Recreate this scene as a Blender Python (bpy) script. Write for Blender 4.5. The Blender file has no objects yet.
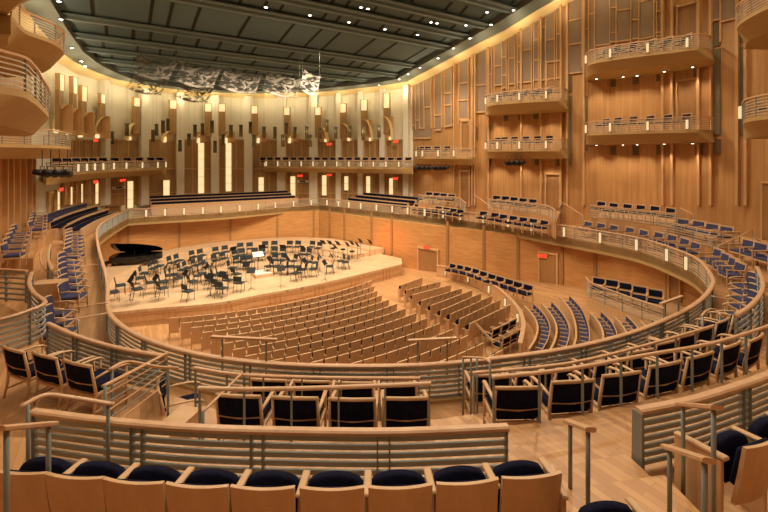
import bpy, math, random
from math import sin, cos, pi, radians as R, atan2, hypot
from mathutils import Vector, Matrix
random.seed(7)
sc = bpy.context.scene
COL = sc.collection
CZ, F, CX, YH = 8.2, 415.0, 384.0, 156.0          # eye height, focal length and horizon of the 768x512 frame
AL = R(32.5)
AX = (-sin(AL), cos(AL)); BX = (cos(AL), sin(AL))   # hall axis (towards the stage) and its cross direction
HC = (-12.1, 32.3)                                  # centre of the stalls' curved rows

# ---------------------------------------------------------------- materials
def nodemat(name):
    m = bpy.data.materials.new(name); m.use_nodes = True
    nt = m.node_tree; b = nt.nodes['Principled BSDF']
    return m, nt, b
def ramp(nt, fac, c0, c1, p0=.3, p1=.7):
    r = nt.nodes.new('ShaderNodeValToRGB')
    r.color_ramp.elements[0].position = p0; r.color_ramp.elements[1].position = p1
    r.color_ramp.elements[0].color = (*c0, 1); r.color_ramp.elements[1].color = (*c1, 1)
    nt.links.new(fac, r.inputs['Fac']); return r
def grain(name, c0, c1, scale=(6, 6, .5), rough=.45, rot=0, det=4, coat=0):
    m, nt, b = nodemat(name)
    tc = nt.nodes.new('ShaderNodeTexCoord'); mp = nt.nodes.new('ShaderNodeMapping')
    mp.inputs['Scale'].default_value = scale; mp.inputs['Rotation'].default_value = (0, 0, rot)
    n = nt.nodes.new('ShaderNodeTexNoise'); n.inputs['Scale'].default_value = 2.5; n.inputs['Detail'].default_value = det
    nt.links.new(tc.outputs['Object'], mp.inputs['Vector']); nt.links.new(mp.outputs[0], n.inputs['Vector'])
    r = ramp(nt, n.outputs['Fac'], c0, c1)
    nt.links.new(r.outputs[0], b.inputs['Base Color']); b.inputs['Roughness'].default_value = rough
    if coat: b.inputs['Coat Weight'].default_value = coat
    return m
def planks(name, cols, width=.09, length=1.3, rot=0, rough=.38):
    m, nt, b = nodemat(name)
    tc = nt.nodes.new('ShaderNodeTexCoord'); mp = nt.nodes.new('ShaderNodeMapping')
    mp.inputs['Rotation'].default_value = (0, 0, rot)
    br = nt.nodes.new('ShaderNodeTexBrick')
    br.inputs['Scale'].default_value = 1; br.inputs['Mortar Size'].default_value = .003
    br.inputs['Brick Width'].default_value = length; br.inputs['Row Height'].default_value = width
    br.inputs['Color1'].default_value = (*cols[0], 1); br.inputs['Color2'].default_value = (*cols[1], 1)
    br.inputs['Mortar'].default_value = (*[c * .6 for c in cols[0]], 1)
    n = nt.nodes.new('ShaderNodeTexNoise'); n.inputs['Scale'].default_value = 1.1; n.inputs['Detail'].default_value = 5
    mx = nt.nodes.new('ShaderNodeMix'); mx.data_type = 'RGBA'; mx.blend_type = 'MULTIPLY'; mx.inputs[0].default_value = .5
    r = ramp(nt, n.outputs['Fac'], (.72, .68, .64), (1, 1, 1))
    nt.links.new(tc.outputs['Object'], mp.inputs['Vector']); nt.links.new(mp.outputs[0], br.inputs['Vector'])
    nt.links.new(mp.outputs[0], n.inputs['Vector'])
    nt.links.new(br.outputs['Color'], mx.inputs[6]); nt.links.new(r.outputs[0], mx.inputs[7])
    nt.links.new(mx.outputs[2], b.inputs['Base Color']); b.inputs['Roughness'].default_value = rough
    return m
def plain(name, c, rough=.5, metal=0, var=.12):
    m, nt, b = nodemat(name)
    n = nt.nodes.new('ShaderNodeTexNoise'); n.inputs['Scale'].default_value = 7
    r = ramp(nt, n.outputs['Fac'], tuple(x * (1 - var) for x in c), tuple(min(1, x * (1 + var)) for x in c))
    nt.links.new(r.outputs[0], b.inputs['Base Color'])
    b.inputs['Roughness'].default_value = rough; b.inputs['Metallic'].default_value = metal
    return m
def glow(name, c, s):
    m, nt, b = nodemat(name)
    b.inputs['Base Color'].default_value = (*[x * .35 for x in c], 1)
    b.inputs['Emission Color'].default_value = (*c, 1); b.inputs['Emission Strength'].default_value = s
    return m
M = {}
M['floor'] = planks('maple_floor', ((.68, .39, .18), (.50, .262, .11)), rot=-R(122.5))
M['stage'] = planks('stage_boards', ((.78, .56, .345), (.72, .50, .30)), rot=-R(32.5), rough=.45)
M['rail'] = grain('rail_maple', (.60, .36, .20), (.70, .45, .27), (3, 3, 3), .35)
M['chairwood'] = grain('chair_beech', (.60, .38, .20), (.68, .45, .26), (4, 4, 4), .4)
M['seatwood'] = grain('seat_veneer', (.60, .365, .185), (.68, .44, .235), (3, 3, .8), .4)
M['stallwood_lit'] = grain('stalls_seat_veneer_lit', (.68, .43, .225), (.76, .51, .29), (3, 3, .8), .4)  # seat veneer lightened in colour, as the tilted backs catch little light
M['wallwood'] = grain('wall_veneer', (.45, .235, .08), (.61, .335, .13), (3.2, 3.2, .12), .45)
M['finwood'] = grain('fin_maple', (.60, .36, .16), (.68, .42, .20), (4, 4, .3), .45)
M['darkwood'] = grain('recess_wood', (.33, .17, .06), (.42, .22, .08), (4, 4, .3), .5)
M['lowwood'] = grain('parterre_wall_veneer', (.50, .245, .08), (.66, .345, .13), (.5, .5, 5), .4)
M['gold'] = plain('soffit_plaster', (.46, .30, .12), .6, var=.05)
M['cream'] = plain('cream_plaster', (.86, .84, .70), .7, var=.04)
M['cove'] = plain('cove_plaster', (.90, .74, .40), .6, var=.04)
M['white'] = plain('pilaster_plaster', (.86, .83, .70), .7, var=.04)
M['panel'] = plain('woven_panel', (.33, .235, .16), .85, var=.10)
M['olive'] = plain('olive_panel', (.17, .13, .06), .8, var=.10)
M['backwood'] = grain('screen_wood', (.38, .23, .09), (.48, .30, .13), (3, 3, .3), .5)
M['ceil'] = plain('ceiling_slate', (.085, .15, .18), .7, var=.15)
M['beam'] = plain('beam_slate', (.15, .23, .26), .6, var=.08)
M['band'] = plain('perimeter_band', (.13, .16, .15), .6, var=.06)
M['gap'] = plain('ceiling_gap', (.012, .012, .01), .8)
M['steel'] = plain('painted_steel', (.25, .28, .26), .4, .2, var=.06)
M['slat'] = plain('slat_aluminium', (.40, .44, .43), .45, .15, var=.08)
M['thin'] = plain('thin_rail', (.58, .50, .38), .45, .1, var=.05)
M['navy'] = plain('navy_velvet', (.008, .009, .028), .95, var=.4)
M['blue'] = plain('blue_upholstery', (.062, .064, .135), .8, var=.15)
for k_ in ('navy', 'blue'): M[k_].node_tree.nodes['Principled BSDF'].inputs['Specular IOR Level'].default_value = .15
M['black'] = plain('black_metal', (.004, .004, .005), .6)
M['stagechair'] = plain('stage_chair_pad', (.022, .033, .037), .6)
M['piano'] = plain('piano_lacquer', (.006, .006, .006), .08)
M['ivory'] = plain('ivory', (.8, .78, .7), .3)
M['brass'] = plain('bronze_tube', (.20, .17, .09), .4, .6)
M['paper'] = plain('paper', (.85, .82, .75), .7)
M['sconce'] = glow('sconce_glow', (1, .76, .42), 1.2)
M['lantern'] = glow('backlit_panel', (1, .76, .38), 1.5)
M['lamp'] = glow('downlight_glow', (1, .9, .72), 14)
M['red'] = glow('sign_red', (1, .05, .02), 3.0)
def sail_mat():
    m, nt, b = nodemat('acrylic_sail')
    b.inputs['Base Color'].default_value = (.28, .25, .21, 1); b.inputs['Roughness'].default_value = .45
    b.inputs['Metallic'].default_value = 0
    tr = nt.nodes.new('ShaderNodeBsdfTransparent'); mx = nt.nodes.new('ShaderNodeMixShader')
    n = nt.nodes.new('ShaderNodeTexNoise'); n.inputs['Scale'].default_value = 1.4; n.inputs['Detail'].default_value = 5; n.inputs['Distortion'].default_value = 2.2
    tc = nt.nodes.new('ShaderNodeTexCoord'); nt.links.new(tc.outputs['Object'], n.inputs['Vector'])
    r = ramp(nt, n.outputs['Fac'], (.03, .03, .03), (.95, .95, .95), .47, .60)  # noise mask paints wavy reflections and light streaks onto the clear sheet
    out = nt.nodes['Material Output']
    nt.links.new(r.outputs[0], mx.inputs[0]); nt.links.new(tr.outputs[0], mx.inputs[1]); nt.links.new(b.outputs[0], mx.inputs[2])
    nt.links.new(mx.outputs[0], out.inputs['Surface'])
    return m
M['sail'] = sail_mat()

# ---------------------------------------------------------------- mesh builder
class MB:
    def __init__(s): s.v = []; s.f = []; s.sm = []
    def add(s, vs, fs, smooth=False, mat=None):
        o = len(s.v)
        if mat is not None: vs = [tuple(mat @ Vector(v)) for v in vs]
        s.v += [tuple(v) for v in vs]; s.f += [tuple(i + o for i in f) for f in fs]; s.sm += [smooth] * len(fs)
        return s
    def box(s, c, d, rz=0, rx=0, ch=0, taper=1):
        x, y, z = d[0] / 2, d[1] / 2, d[2] / 2
        mt = Matrix.Translation(c) @ Matrix.Rotation(rz, 4, 'Z') @ Matrix.Rotation(rx, 4, 'X')
        if ch <= 0:
            vs = [(sx * x * (taper if sz > 0 else 1), sy * y, sz * z) for sz in (-1, 1) for sy in (-1, 1) for sx in (-1, 1)]
            fs = [(0, 2, 3, 1), (4, 5, 7, 6), (0, 1, 5, 4), (2, 6, 7, 3), (0, 4, 6, 2), (1, 3, 7, 5)]
            return s.add(vs, fs, False, mt)
        vs = []; idx = {}
        for sx in (-1, 1):
            for sy in (-1, 1):
                for sz in (-1, 1):
                    for a in range(3):
                        p = [sx * (x - ch), sy * (y - ch), sz * (z - ch)]
                        p[a] += (sx, sy, sz)[a] * ch
                        idx[sx, sy, sz, a] = len(vs); vs.append(p)
        fs = []
        for a in range(3):
            b, c2 = (a + 1) % 3, (a + 2) % 3
            for sg in (-1, 1):
                q = []
                for sb, sc_ in ((-1, -1), (1, -1), (1, 1), (-1, 1)):
                    t = [0, 0, 0]; t[a] = sg; t[b] = sb; t[c2] = sc_; q.append(idx[t[0], t[1], t[2], a])
                fs.append(q if sg > 0 else q[::-1])
        for a in range(3):
            b, c2 = (a + 1) % 3, (a + 2) % 3
            for sb in (-1, 1):
                for s2 in (-1, 1):
                    q = []
                    for sa, ax in ((-1, b), (1, b), (1, c2), (-1, c2)):
                        t = [0, 0, 0]; t[a] = sa; t[b] = sb; t[c2] = s2; q.append(idx[t[0], t[1], t[2], ax])
                    fs.append(q if sb * s2 < 0 else q[::-1])
        for sx in (-1, 1):
            for sy in (-1, 1):
                for sz in (-1, 1):
                    q = [idx[sx, sy, sz, a] for a in range(3)]
                    fs.append(q if sx * sy * sz > 0 else q[::-1])
        return s.add(vs, fs, False, mt)
    def tube(s, pts, r, n=8, cap=True, flat=None):
        pts = [Vector(p) for p in pts]; k = len(pts); vs = []; fs = []
        rs = r if isinstance(r, (list, tuple)) else [r] * k
        prev = None
        for i, p in enumerate(pts):
            t = (pts[min(i + 1, k - 1)] - pts[max(i - 1, 0)]).normalized()
            ref = Vector((0, 0, 1)) if abs(t.z) < .9 else Vector((0, 1, 0))
            a = t.cross(ref).normalized() if prev is None else (prev - t * prev.dot(t)).normalized()
            prev = a; b = t.cross(a)
            for j in range(n):
                an = 2 * pi * (j + .5) / n
                vs.append(p + (a * cos(an) + b * sin(an) * (flat or 1)) * rs[i])
        for i in range(k - 1):
            for j in range(n):
                j2 = (j + 1) % n
                fs.append((i * n + j, i * n + j2, (i + 1) * n + j2, (i + 1) * n + j))
        if cap: fs.append(tuple(range(n))[::-1]); fs.append(tuple((k - 1) * n + j for j in range(n)))
        return s.add(vs, fs, n > 4)
    def sweep(s, pts, prof, closed=False, smooth=False):
        # pts: 3D path; prof: closed outline (side, up)
        pts = [Vector(p) for p in pts]; k = len(pts); n = len(prof); vs = []; fs = []
        for i, p in enumerate(pts):
            if closed: a, b = pts[i - 1], pts[(i + 1) % k]
            else: a, b = pts[max(i - 1, 0)], pts[min(i + 1, k - 1)]
            t = Vector((b.x - a.x, b.y - a.y, 0)); t.normalize()
            l = Vector((t.y, -t.x, 0))
            for q in prof: vs.append(p + l * q[0] + Vector((0, 0, q[1])))
        for i in range(k if closed else k - 1):
            i2 = (i + 1) % k
            for j in range(n):
                j2 = (j + 1) % n
                fs.append((i * n + j, i2 * n + j, i2 * n + j2, i * n + j2))
        if not closed: fs.append(tuple(range(n))); fs.append(tuple((k - 1) * n + j for j in range(n))[::-1])
        return s.add(vs, fs, smooth)
    def prism(s, poly, z0, z1):
        n = len(poly)
        ar = sum(poly[i][0] * poly[(i + 1) % n][1] - poly[(i + 1) % n][0] * poly[i][1] for i in range(n))
        if ar < 0: poly = poly[::-1]
        f0 = z0 if callable(z0) else (lambda x, y: z0); f1 = z1 if callable(z1) else (lambda x, y: z1)
        vs = [(x, y, f0(x, y)) for x, y in poly] + [(x, y, f1(x, y)) for x, y in poly]
        fs = [tuple(range(n))[::-1], tuple(range(n, 2 * n))] + [(i, (i + 1) % n, n + (i + 1) % n, n + i) for i in range(n)]
        return s.add(vs, fs)
    def lathe(s, c, prof, n=12):
        vs = []; fs = []
        for r, z in prof:
            for j in range(n): vs.append((c[0] + r * cos(2 * pi * j / n), c[1] + r * sin(2 * pi * j / n), c[2] + z))
        for i in range(len(prof) - 1):
            for j in range(n): fs.append((i * n + j, i * n + (j + 1) % n, (i + 1) * n + (j + 1) % n, (i + 1) * n + j))
        fs.append(tuple(range(n))[::-1]); fs.append(tuple((len(prof) - 1) * n + j for j in range(n)))
        return s.add(vs, fs, True)
    def mesh(s, name, mat):
        me = bpy.data.meshes.new(name); me.from_pydata(s.v, [], s.f)
        me.polygons.foreach_set('use_smooth', s.sm); me.materials.append(mat); me.update()
        return me
def link(o): COL.objects.link(o); return o
def ob(name, mb, mat, parent=None, label=None, loc=None):
    me = mb if isinstance(mb, bpy.types.Mesh) else mb.mesh(name, M[mat] if isinstance(mat, str) else mat)
    o = link(bpy.data.objects.new(name, me))
    if parent is not None: o.parent = parent
    if label: o['label'] = label
    if loc: o.location = loc
    return o
def tag(o, label, cat, group=None, kind=None):
    o['label'] = label; o['category'] = cat
    if group: o['group'] = group
    if kind: o['kind'] = kind
    return o
def thing(name, label, cat, loc=(0, 0, 0), rz=0, group=None):
    o = link(bpy.data.objects.new(name, None)); o.location = loc; o.rotation_euler = (0, 0, rz); o.empty_display_size = .1
    return tag(o, label, cat, group)
def struct(name, mb, mat, label=None):
    o = ob(name, mb, mat); o['kind'] = 'structure'
    if label: o['label'] = label
    return o
class Proto:                       # a kind of thing with its parts; first use links it, later uses copy each object
    def __init__(s, name, cat, parts): s.name = name; s.cat = cat; s.parts = parts; s.first = None
    def place(s, x, y, z, rz, label, group=None, scale=None):
        if s.first is None:
            r = link(bpy.data.objects.new(s.name, None)); r.empty_display_size = .1
            kids = []
            for nm, me, par in s.parts:
                o = link(bpy.data.objects.new(nm, me)); o.parent = r if par is None else kids[par]; kids.append(o)
            s.first = (r, kids)
        else:
            r0, k0 = s.first
            r = link(r0.copy()); kids = []
            for (nm, me, par), k in zip(s.parts, k0):
                o = link(k.copy()); o.parent = r if par is None else kids[par]; kids.append(o)
        r.location = (x, y, z); r.rotation_euler = (0, 0, rz)
        if scale: r.scale = (scale,) * 3 if isinstance(scale, (int, float)) else scale
        tag(r, label, s.cat, group)
        return r
ORD = 'first second third fourth fifth sixth seventh eighth ninth tenth eleventh twelfth thirteenth fourteenth fifteenth sixteenth seventeenth eighteenth nineteenth twentieth'.split()
def od(i):
    if i < 20: return ORD[i]
    return ['twenty-', 'thirty-', 'forty-', 'fifty-', 'sixty-', 'seventy-', 'eighty-', 'ninety-'][(i + 1) // 10 - 2] + (ORD[(i + 1) % 10 - 1]) if (i + 1) % 10 else {30: 'thirtieth', 40: 'fortieth', 50: 'fiftieth', 60: 'sixtieth', 70: 'seventieth', 80: 'eightieth'}[i + 1]

# ---------------------------------------------------------------- survey helpers: photograph point + known height -> place in the hall
def at(px, py, h):
    d = F * h / (py - YH); return ((px - CX) / F * d, d)
def solve(px, py, hfn, d0=20):
    d = d0
    for _ in range(40): d = .5 * d + .5 * F * hfn((px - CX) / F * d, d) / (py - YH)
    return ((px - CX) / F * d, d)
def zat(py, d): return CZ + (YH - py) / F * d
def crom(pts, n=5, closed=False):
    out = []; k = len(pts)
    for i in range(k if closed else k - 1):
        g = (lambda j: pts[j % k]) if closed else (lambda j: pts[max(0, min(k - 1, j))])
        p0, p1, p2, p3 = g(i - 1), g(i), g(i + 1), g(i + 2)
        for j in range(n):
            t = j / n
            out.append(tuple(.5 * (2 * b + (c - a) * t + (2 * a - 5 * b + 4 * c - d) * t * t + (3 * b - a - 3 * c + d) * t ** 3) for a, b, c, d in zip(p0, p1, p2, p3)))
    if not closed: out.append(tuple(pts[-1]))
    return out
def length(p): return sum(hypot(p[i + 1][0] - p[i][0], p[i + 1][1] - p[i][1]) for i in range(len(p) - 1))
def along(p, s):           # point and heading at distance s on a polyline
    for i in range(len(p) - 1):
        l = hypot(p[i + 1][0] - p[i][0], p[i + 1][1] - p[i][1])
        if s <= l or i == len(p) - 2:
            t = s / l if l else 0
            return tuple(a + (b - a) * t for a, b in zip(p[i], p[i + 1])), atan2(p[i + 1][1] - p[i][1], p[i + 1][0] - p[i][0])
        s -= l
def interp(xs, ys, x):
    if x <= xs[0]: return ys[0]
    for i in range(len(xs) - 1):
        if x <= xs[i + 1]: return ys[i] + (ys[i + 1] - ys[i]) * (x - xs[i]) / (xs[i + 1] - xs[i])
    return ys[-1]
def vax(x, y): return x * AX[0] + y * AX[1]
def ceil_z(x, y): return CZ + interp([0, 8, 13, 16.75, 20.3, 24, 29.8, 36, 45], [12.6, 12.1, 11.3, 10.1, 8.5, 7.4, 6.5, 6.05, 5.9], vax(x, y))
def rake_z(x, y): return max(0, .0875 * (hypot(x - HC[0], y - HC[1]) - 14.3))

# ---------------------------------------------------------------- outer walls
WL = [(-10, -6), (-12, 3), (-13, 9), (-14.8, 13), (-17.2, 18), (-20.5, 25), (-21.6, 29), (-22, 33)]
WBK = [(-22, 33), (-20.4, 37), (-17.5, 39.5), (-12.8, 41), (-8, 40.6), (-3.5, 39.7), (0, 38.6), (2.6, 37.2)]
WR = [(2.6, 37.2), (5.9, 32), (8.8, 29.6), (11.8, 27.4), (13.6, 25.9), (15.4, 25), (17.3, 22), (18.3, 20), (17.6, 15), (15.5, 6), (12, -6)]
WBK = crom(WBK, 4); WR_s = WR
def hit(poly, px):
    for dp in (0, .6, -.6, 1.5, -1.5, 4, -4, 9, -9, 16, -16):
        r = hit1(poly, px + dp)
        if r: return r
def hit1(poly, px):
    s = (px - CX) / F
    best = None
    for (x0, y0), (x1, y1) in zip(poly, poly[1:]):
        a = x0 - s * y0; b = x1 - s * y1
        if a * b <= 0 and a != b:
            t = a / (a - b); y = y0 + (y1 - y0) * t
            if y > .5 and (best is None or y > best[1]): best = (x0 + (x1 - x0) * t, y, atan2(y1 - y0, x1 - x0))
    return best
def wallstrip(name, pts, z0, z1, mat, th=.25, label=None, inward=-1):
    mb = MB(); vs = []; fs = []; k = len(pts)
    for i, (x, y) in enumerate(pts):
        a, b = pts[max(0, i - 1)], pts[min(k - 1, i + 1)]
        t = Vector((b[0] - a[0], b[1] - a[1])); t.normalize()
        ox, oy = -t.y * th, t.x * th
        zt = z1(x, y) if callable(z1) else z1; zb = z0(x, y) if callable(z0) else z0
        vs += [(x, y, zb), (x, y, zt), (x + ox, y + oy, zt), (x + ox, y + oy, zb)]
    for i in range(k - 1):
        for j in range(4): fs.append((4 * i + j, 4 * i + 4 + j, 4 * i + 4 + (j + 1) % 4, 4 * i + (j + 1) % 4))
    fs.append((0, 1, 2, 3)); fs.append(tuple(4 * (k - 1) + j for j in (3, 2, 1, 0)))
    mb.add(vs, fs); return struct(name, mb, mat, label)
ctop = lambda x, y: ceil_z(x, y) + .6
WLa = WL[:5] + [(-19.7, 23.2)]; WLb = [(-19.7, 23.2)] + WL[5:]
wallstrip('wall_left', WLa, 3, ctop, 'wallwood', label='vertical wood veneer side wall of the hall behind the left boxes')
wallstrip('wall_left_far', WLb, 3, ctop, 'cream', label='cream plaster wall at the left of the stage')
wallstrip('wall_back', WBK, 3, ctop, 'cream', label='cream plaster wall curving behind the stage')
wallstrip('wall_right', WR, 3, ctop, 'wallwood', label='tall wood veneer wall behind the right boxes')
wallstrip('wall_rear', [(12, -6), (5, -8), (-4, -8), (-10, -6)], 0, ctop, 'wallwood')

# ---------------------------------------------------------------- ring tier path (px, py at rail top, 3.8 m under the eye)
RING_PX = [(128, 209), (107, 219.5), (97.5, 228), (98, 245), (106.7, 278), (108, 306), (117, 320.7), (146, 337.7), (200, 353), (268, 361.5), (340, 364.5), (420, 363.5), (490, 357.5),
           (568, 346.8), (628, 332.4), (672, 315.5), (698, 301), (711, 287), (712, 276), (698, 258.5), (673, 247.5), (640, 237.5), (600, 230.5), (549, 223), (484, 213.5), (414, 206.5), (360, 201.5), (319, 197.8)]
RH = 3.8
ring_c = [at(x, y, RH) for x, y in RING_PX]
ring_front = crom(ring_c, 5)                      # the horseshoe
ring_back = [at(319, 197.8, RH), at(281, 200, RH), at(240, 203.3, RH), at(200, 205.6, RH), at(160, 207.3, RH), at(128, 209, RH)]
ring_back = crom(ring_back, 4)
ring_loop = ring_front[:-1] + ring_back[:-1]
ZR = CZ - 4.5                                     # ring floor
hole = ring_loop
outer_poly = [(-10.2, -6.2), (-12.2, 3), (-13.2, 9), (-15, 13), (-17.4, 18), (-20.7, 25), (-21.8, 29), (-22.2, 33), (-20.6, 37.2), (-17.6, 39.7), (-12.8, 41.2), (-8, 40.8), (-3.4, 39.9), (0, 38.8), (2.8, 37.3),
              (6.1, 32.1), (9, 29.7), (12, 27.5), (13.8, 26), (15.6, 25.1), (17.5, 22), (18.5, 20), (17.8, 15), (15.7, 6), (12.2, -6.2), (0, -8)]
def outpt(x, y, c=(-3, 21)):
    dx, dy = x - c[0], y - c[1]
    best = 1e9; n = len(outer_poly)
    for i in range(n):
        x0, y0 = outer_poly[i]; x1, y1 = outer_poly[(i + 1) % n]
        ex, ey = x1 - x0, y1 - y0; den = dx * ey - dy * ex
        if abs(den) < 1e-9: continue
        t = ((x0 - c[0]) * ey - (y0 - c[1]) * ex) / den; u = ((x0 - c[0]) * dy - (y0 - c[1]) * dx) / den
        if 0 <= u <= 1 and t > 0: best = min(best, t)
    return c[0] + dx * best, c[1] + dy * best
mb = MB(); vs = []; fs = []; k = len(hole)
for x, y in hole:
    ox, oy = outpt(x, y)
    vs += [(x, y, ZR), (ox, oy, ZR), (ox, oy, ZR - .35), (x, y, ZR - .35)]
for i in range(k):
    j = (i + 1) % k
    for a in range(4): fs.append((4 * i + a, 4 * j + a, 4 * j + (a + 1) % 4, 4 * i + (a + 1) % 4))
mb.add(vs, fs); struct('floor_ring', mb, 'floor', 'wooden floor of the ring tier around the hall')
# fascia of the ring
mb = MB(); mb.sweep([(x, y, ZR) for x, y in hole], [(0, -.5), (.10, -.5), (.10, .06), (0, .06)], closed=True)
struct('trim_1', mb, 'gold', 'gold painted fascia below the ring railing')

# stalls floor, raked
mb = MB(); vs = []; fs = []; na, nr = 48, 8
for i in range(nr + 1):
    r = [8, 14.3, 16, 18, 20, 23, 26, 30, 36][i]
    for j in range(na + 1):
        a = R(-95 + 190 * j / na); d = (-AX[0] * cos(a) + BX[0] * sin(a), -AX[1] * cos(a) + BX[1] * sin(a))
        x, y = HC[0] + d[0] * r, HC[1] + d[1] * r; vs.append((x, y, rake_z(x, y)))
for i in range(nr):
    for j in range(na):
        a = i * (na + 1) + j; fs.append((a, a + na + 1, a + na + 2, a + 1))
mb.add(vs, fs); struct('floor', mb, 'floor', 'raked maple floor of the stalls')

# wall under the ring
PW = [(-5.7, 36.5), (-2.1, 33.4), (2.2, 30.0), (3.6, 28.8), (9.7, 24.3), (12.6, 21.2), (13.9, 16), (13.4, 11), (10, 5.4), (3, 3), (-5, 3.4), (-10.5, 6), (-13.6, 12), (-15.6, 17), (-17.2, 22), (-19.6, 30.9)]
wallstrip('wall_parterre', PW, -.1, ZR - .34, 'lowwood', th=.3, label='horizontal grain wood wall under the ring tier')
SBK = [(-19.9, 30.0), (-19.2, 30.4), (-16.9, 31.9), (-12.9, 34.2), (-9, 35.9), (-5.6, 36.6)]
wallstrip('wall_stage', SBK, .5, ZR - .34, 'lowwood', label='curved wood panelled wall at the back of the stage')
# wall joints on the stage back wall and parterre wall
nt_ = 2
def trim(mb, mat, label=None):
    global nt_
    o = struct('trim_%d' % nt_, mb, mat, label); nt_ += 1; return o
mb = MB()
for s in (1.2, 4.6, 8.4, 12.2, 15.3):
    p, h = along(SBK, s); mb.box((p[0] + sin(h) * .05, p[1] - cos(h) * .05, 2.1), (.14, .06, 2.7), rz=h)
for s in [1.4, 3.2, 6.2, 8.2] + [13, 15.6, 17.8, 20.4, 22.2, 26]:
    p, h = along(PW, s); mb.box((p[0] + sin(h) * .05, p[1] - cos(h) * .05, 2.1), (.16, .06, 3.3), rz=h)
trim(mb, 'darkwood', 'vertical joint strips on the wood wall')

# ---------------------------------------------------------------- stage
SF = crom([at(96, 313, 7.4), at(115, 312, 7.4), at(155, 308, 7.4), at(195, 305, 7.4), at(228, 301, 7.4), at(262, 294, 7.4), at(303, 287, 7.4), at(348, 277, 7.4), at(402, 264, 7.4)], 4)
stage_poly = SF + [(1.25, 30.0), (-2.3, 33.3), (-5.7, 36.5)] + [(-9, 36), (-12.9, 34.3), (-16.9, 32), (-19.2, 30.5), (-17.2, 22)]
mb = MB(); mb.prism(stage_poly, .66, .8)
struct('floor_stage', mb, 'stage', 'pale boarded stage floor')
mb = MB(); mb.sweep([(x, y, 0) for x, y in SF], [(-.12, -.1), (-.02, -.1), (-.02, .66), (-.12, .66)])
fo = struct('trim_%d' % nt_, mb, 'seatwood', 'wood panelled front of the stage'); nt_ += 1
mb = MB(); L = length(SF)
for z in (.2, .52): mb.sweep([(x, y, z) for x, y in SF], [(-.02, 0), (.0, 0), (.0, .03), (-.02, .03)])
s = .3
while s < L:
    for d in (0, .28, .56):
        p, h = along(SF, min(s + d, L - .05)); mb.box((p[0] + sin(h) * .0, p[1] - cos(h) * .0, .33), (.04, .03, .66), rz=h)
    s += 2.6
trim(mb, 'lowwood', 'reddish frame lines on the stage front')
KP = at(262, 272, 7.2)                              # podium
RIS = [(5.0, .14), (6.6, .28), (8.2, .42)]
def stage_z(x, y):
    r = hypot(x - KP[0], y - KP[1]); d = (x - KP[0]) * AX[0] + (y - KP[1]) * AX[1]
    z = .8
    if d > -.3 * r:
        for rr, zz in RIS:
            if r > rr: z = .8 + zz
    return z
def rdist(d):
    best = 99
    P_ = PW[:4] + []
    for poly in (PW[:4], SBK, PW[-3:]):
        for (x0, y0), (x1, y1) in zip(poly, poly[1:]):
            ex, ey = x1 - x0, y1 - y0; den = d[0] * ey - d[1] * ex
            if abs(den) < 1e-9: continue
            t_ = ((x0 - KP[0]) * ey - (y0 - KP[1]) * ex) / den; u_ = ((x0 - KP[0]) * d[1] - (y0 - KP[1]) * d[0]) / den
            if t_ > 0 and -.02 <= u_ <= 1.02: best = min(best, t_)
    return best
for i, (rr, zz) in enumerate(RIS):
    mb = MB(); vs = []; fs = []; n = 40; r2 = [rr, RIS[i + 1][0] if i < 2 else 9.9]
    a0, a1 = -85, 85
    for j in range(n + 1):
        a = R(a0 + (a1 - a0) * j / n); d = (AX[0] * cos(a) + BX[0] * sin(a), AX[1] * cos(a) + BX[1] * sin(a))
        rr2 = min(r2[1], rdist(d) - .15)
        for r_, z_ in ((r2[0], .79), (r2[0], .8 + zz), (rr2, .8 + zz), (rr2, .79)): vs.append((KP[0] + d[0] * r_, KP[1] + d[1] * r_, z_))
    for j in range(n):
        for q in range(4): fs.append((4 * j + q, 4 * j + 4 + q, 4 * j + 4 + (q + 1) % 4, 4 * j + (q + 1) % 4))
    fs += [(0, 1, 2, 3), tuple(4 * n + q for q in (3, 2, 1, 0))]
    mb.add(vs, fs)
    tag(ob('stage_riser', mb, 'stage'), 'curved pale orchestra riser, %s step up from the conductor' % od(i), 'riser', 'stage risers')

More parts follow.
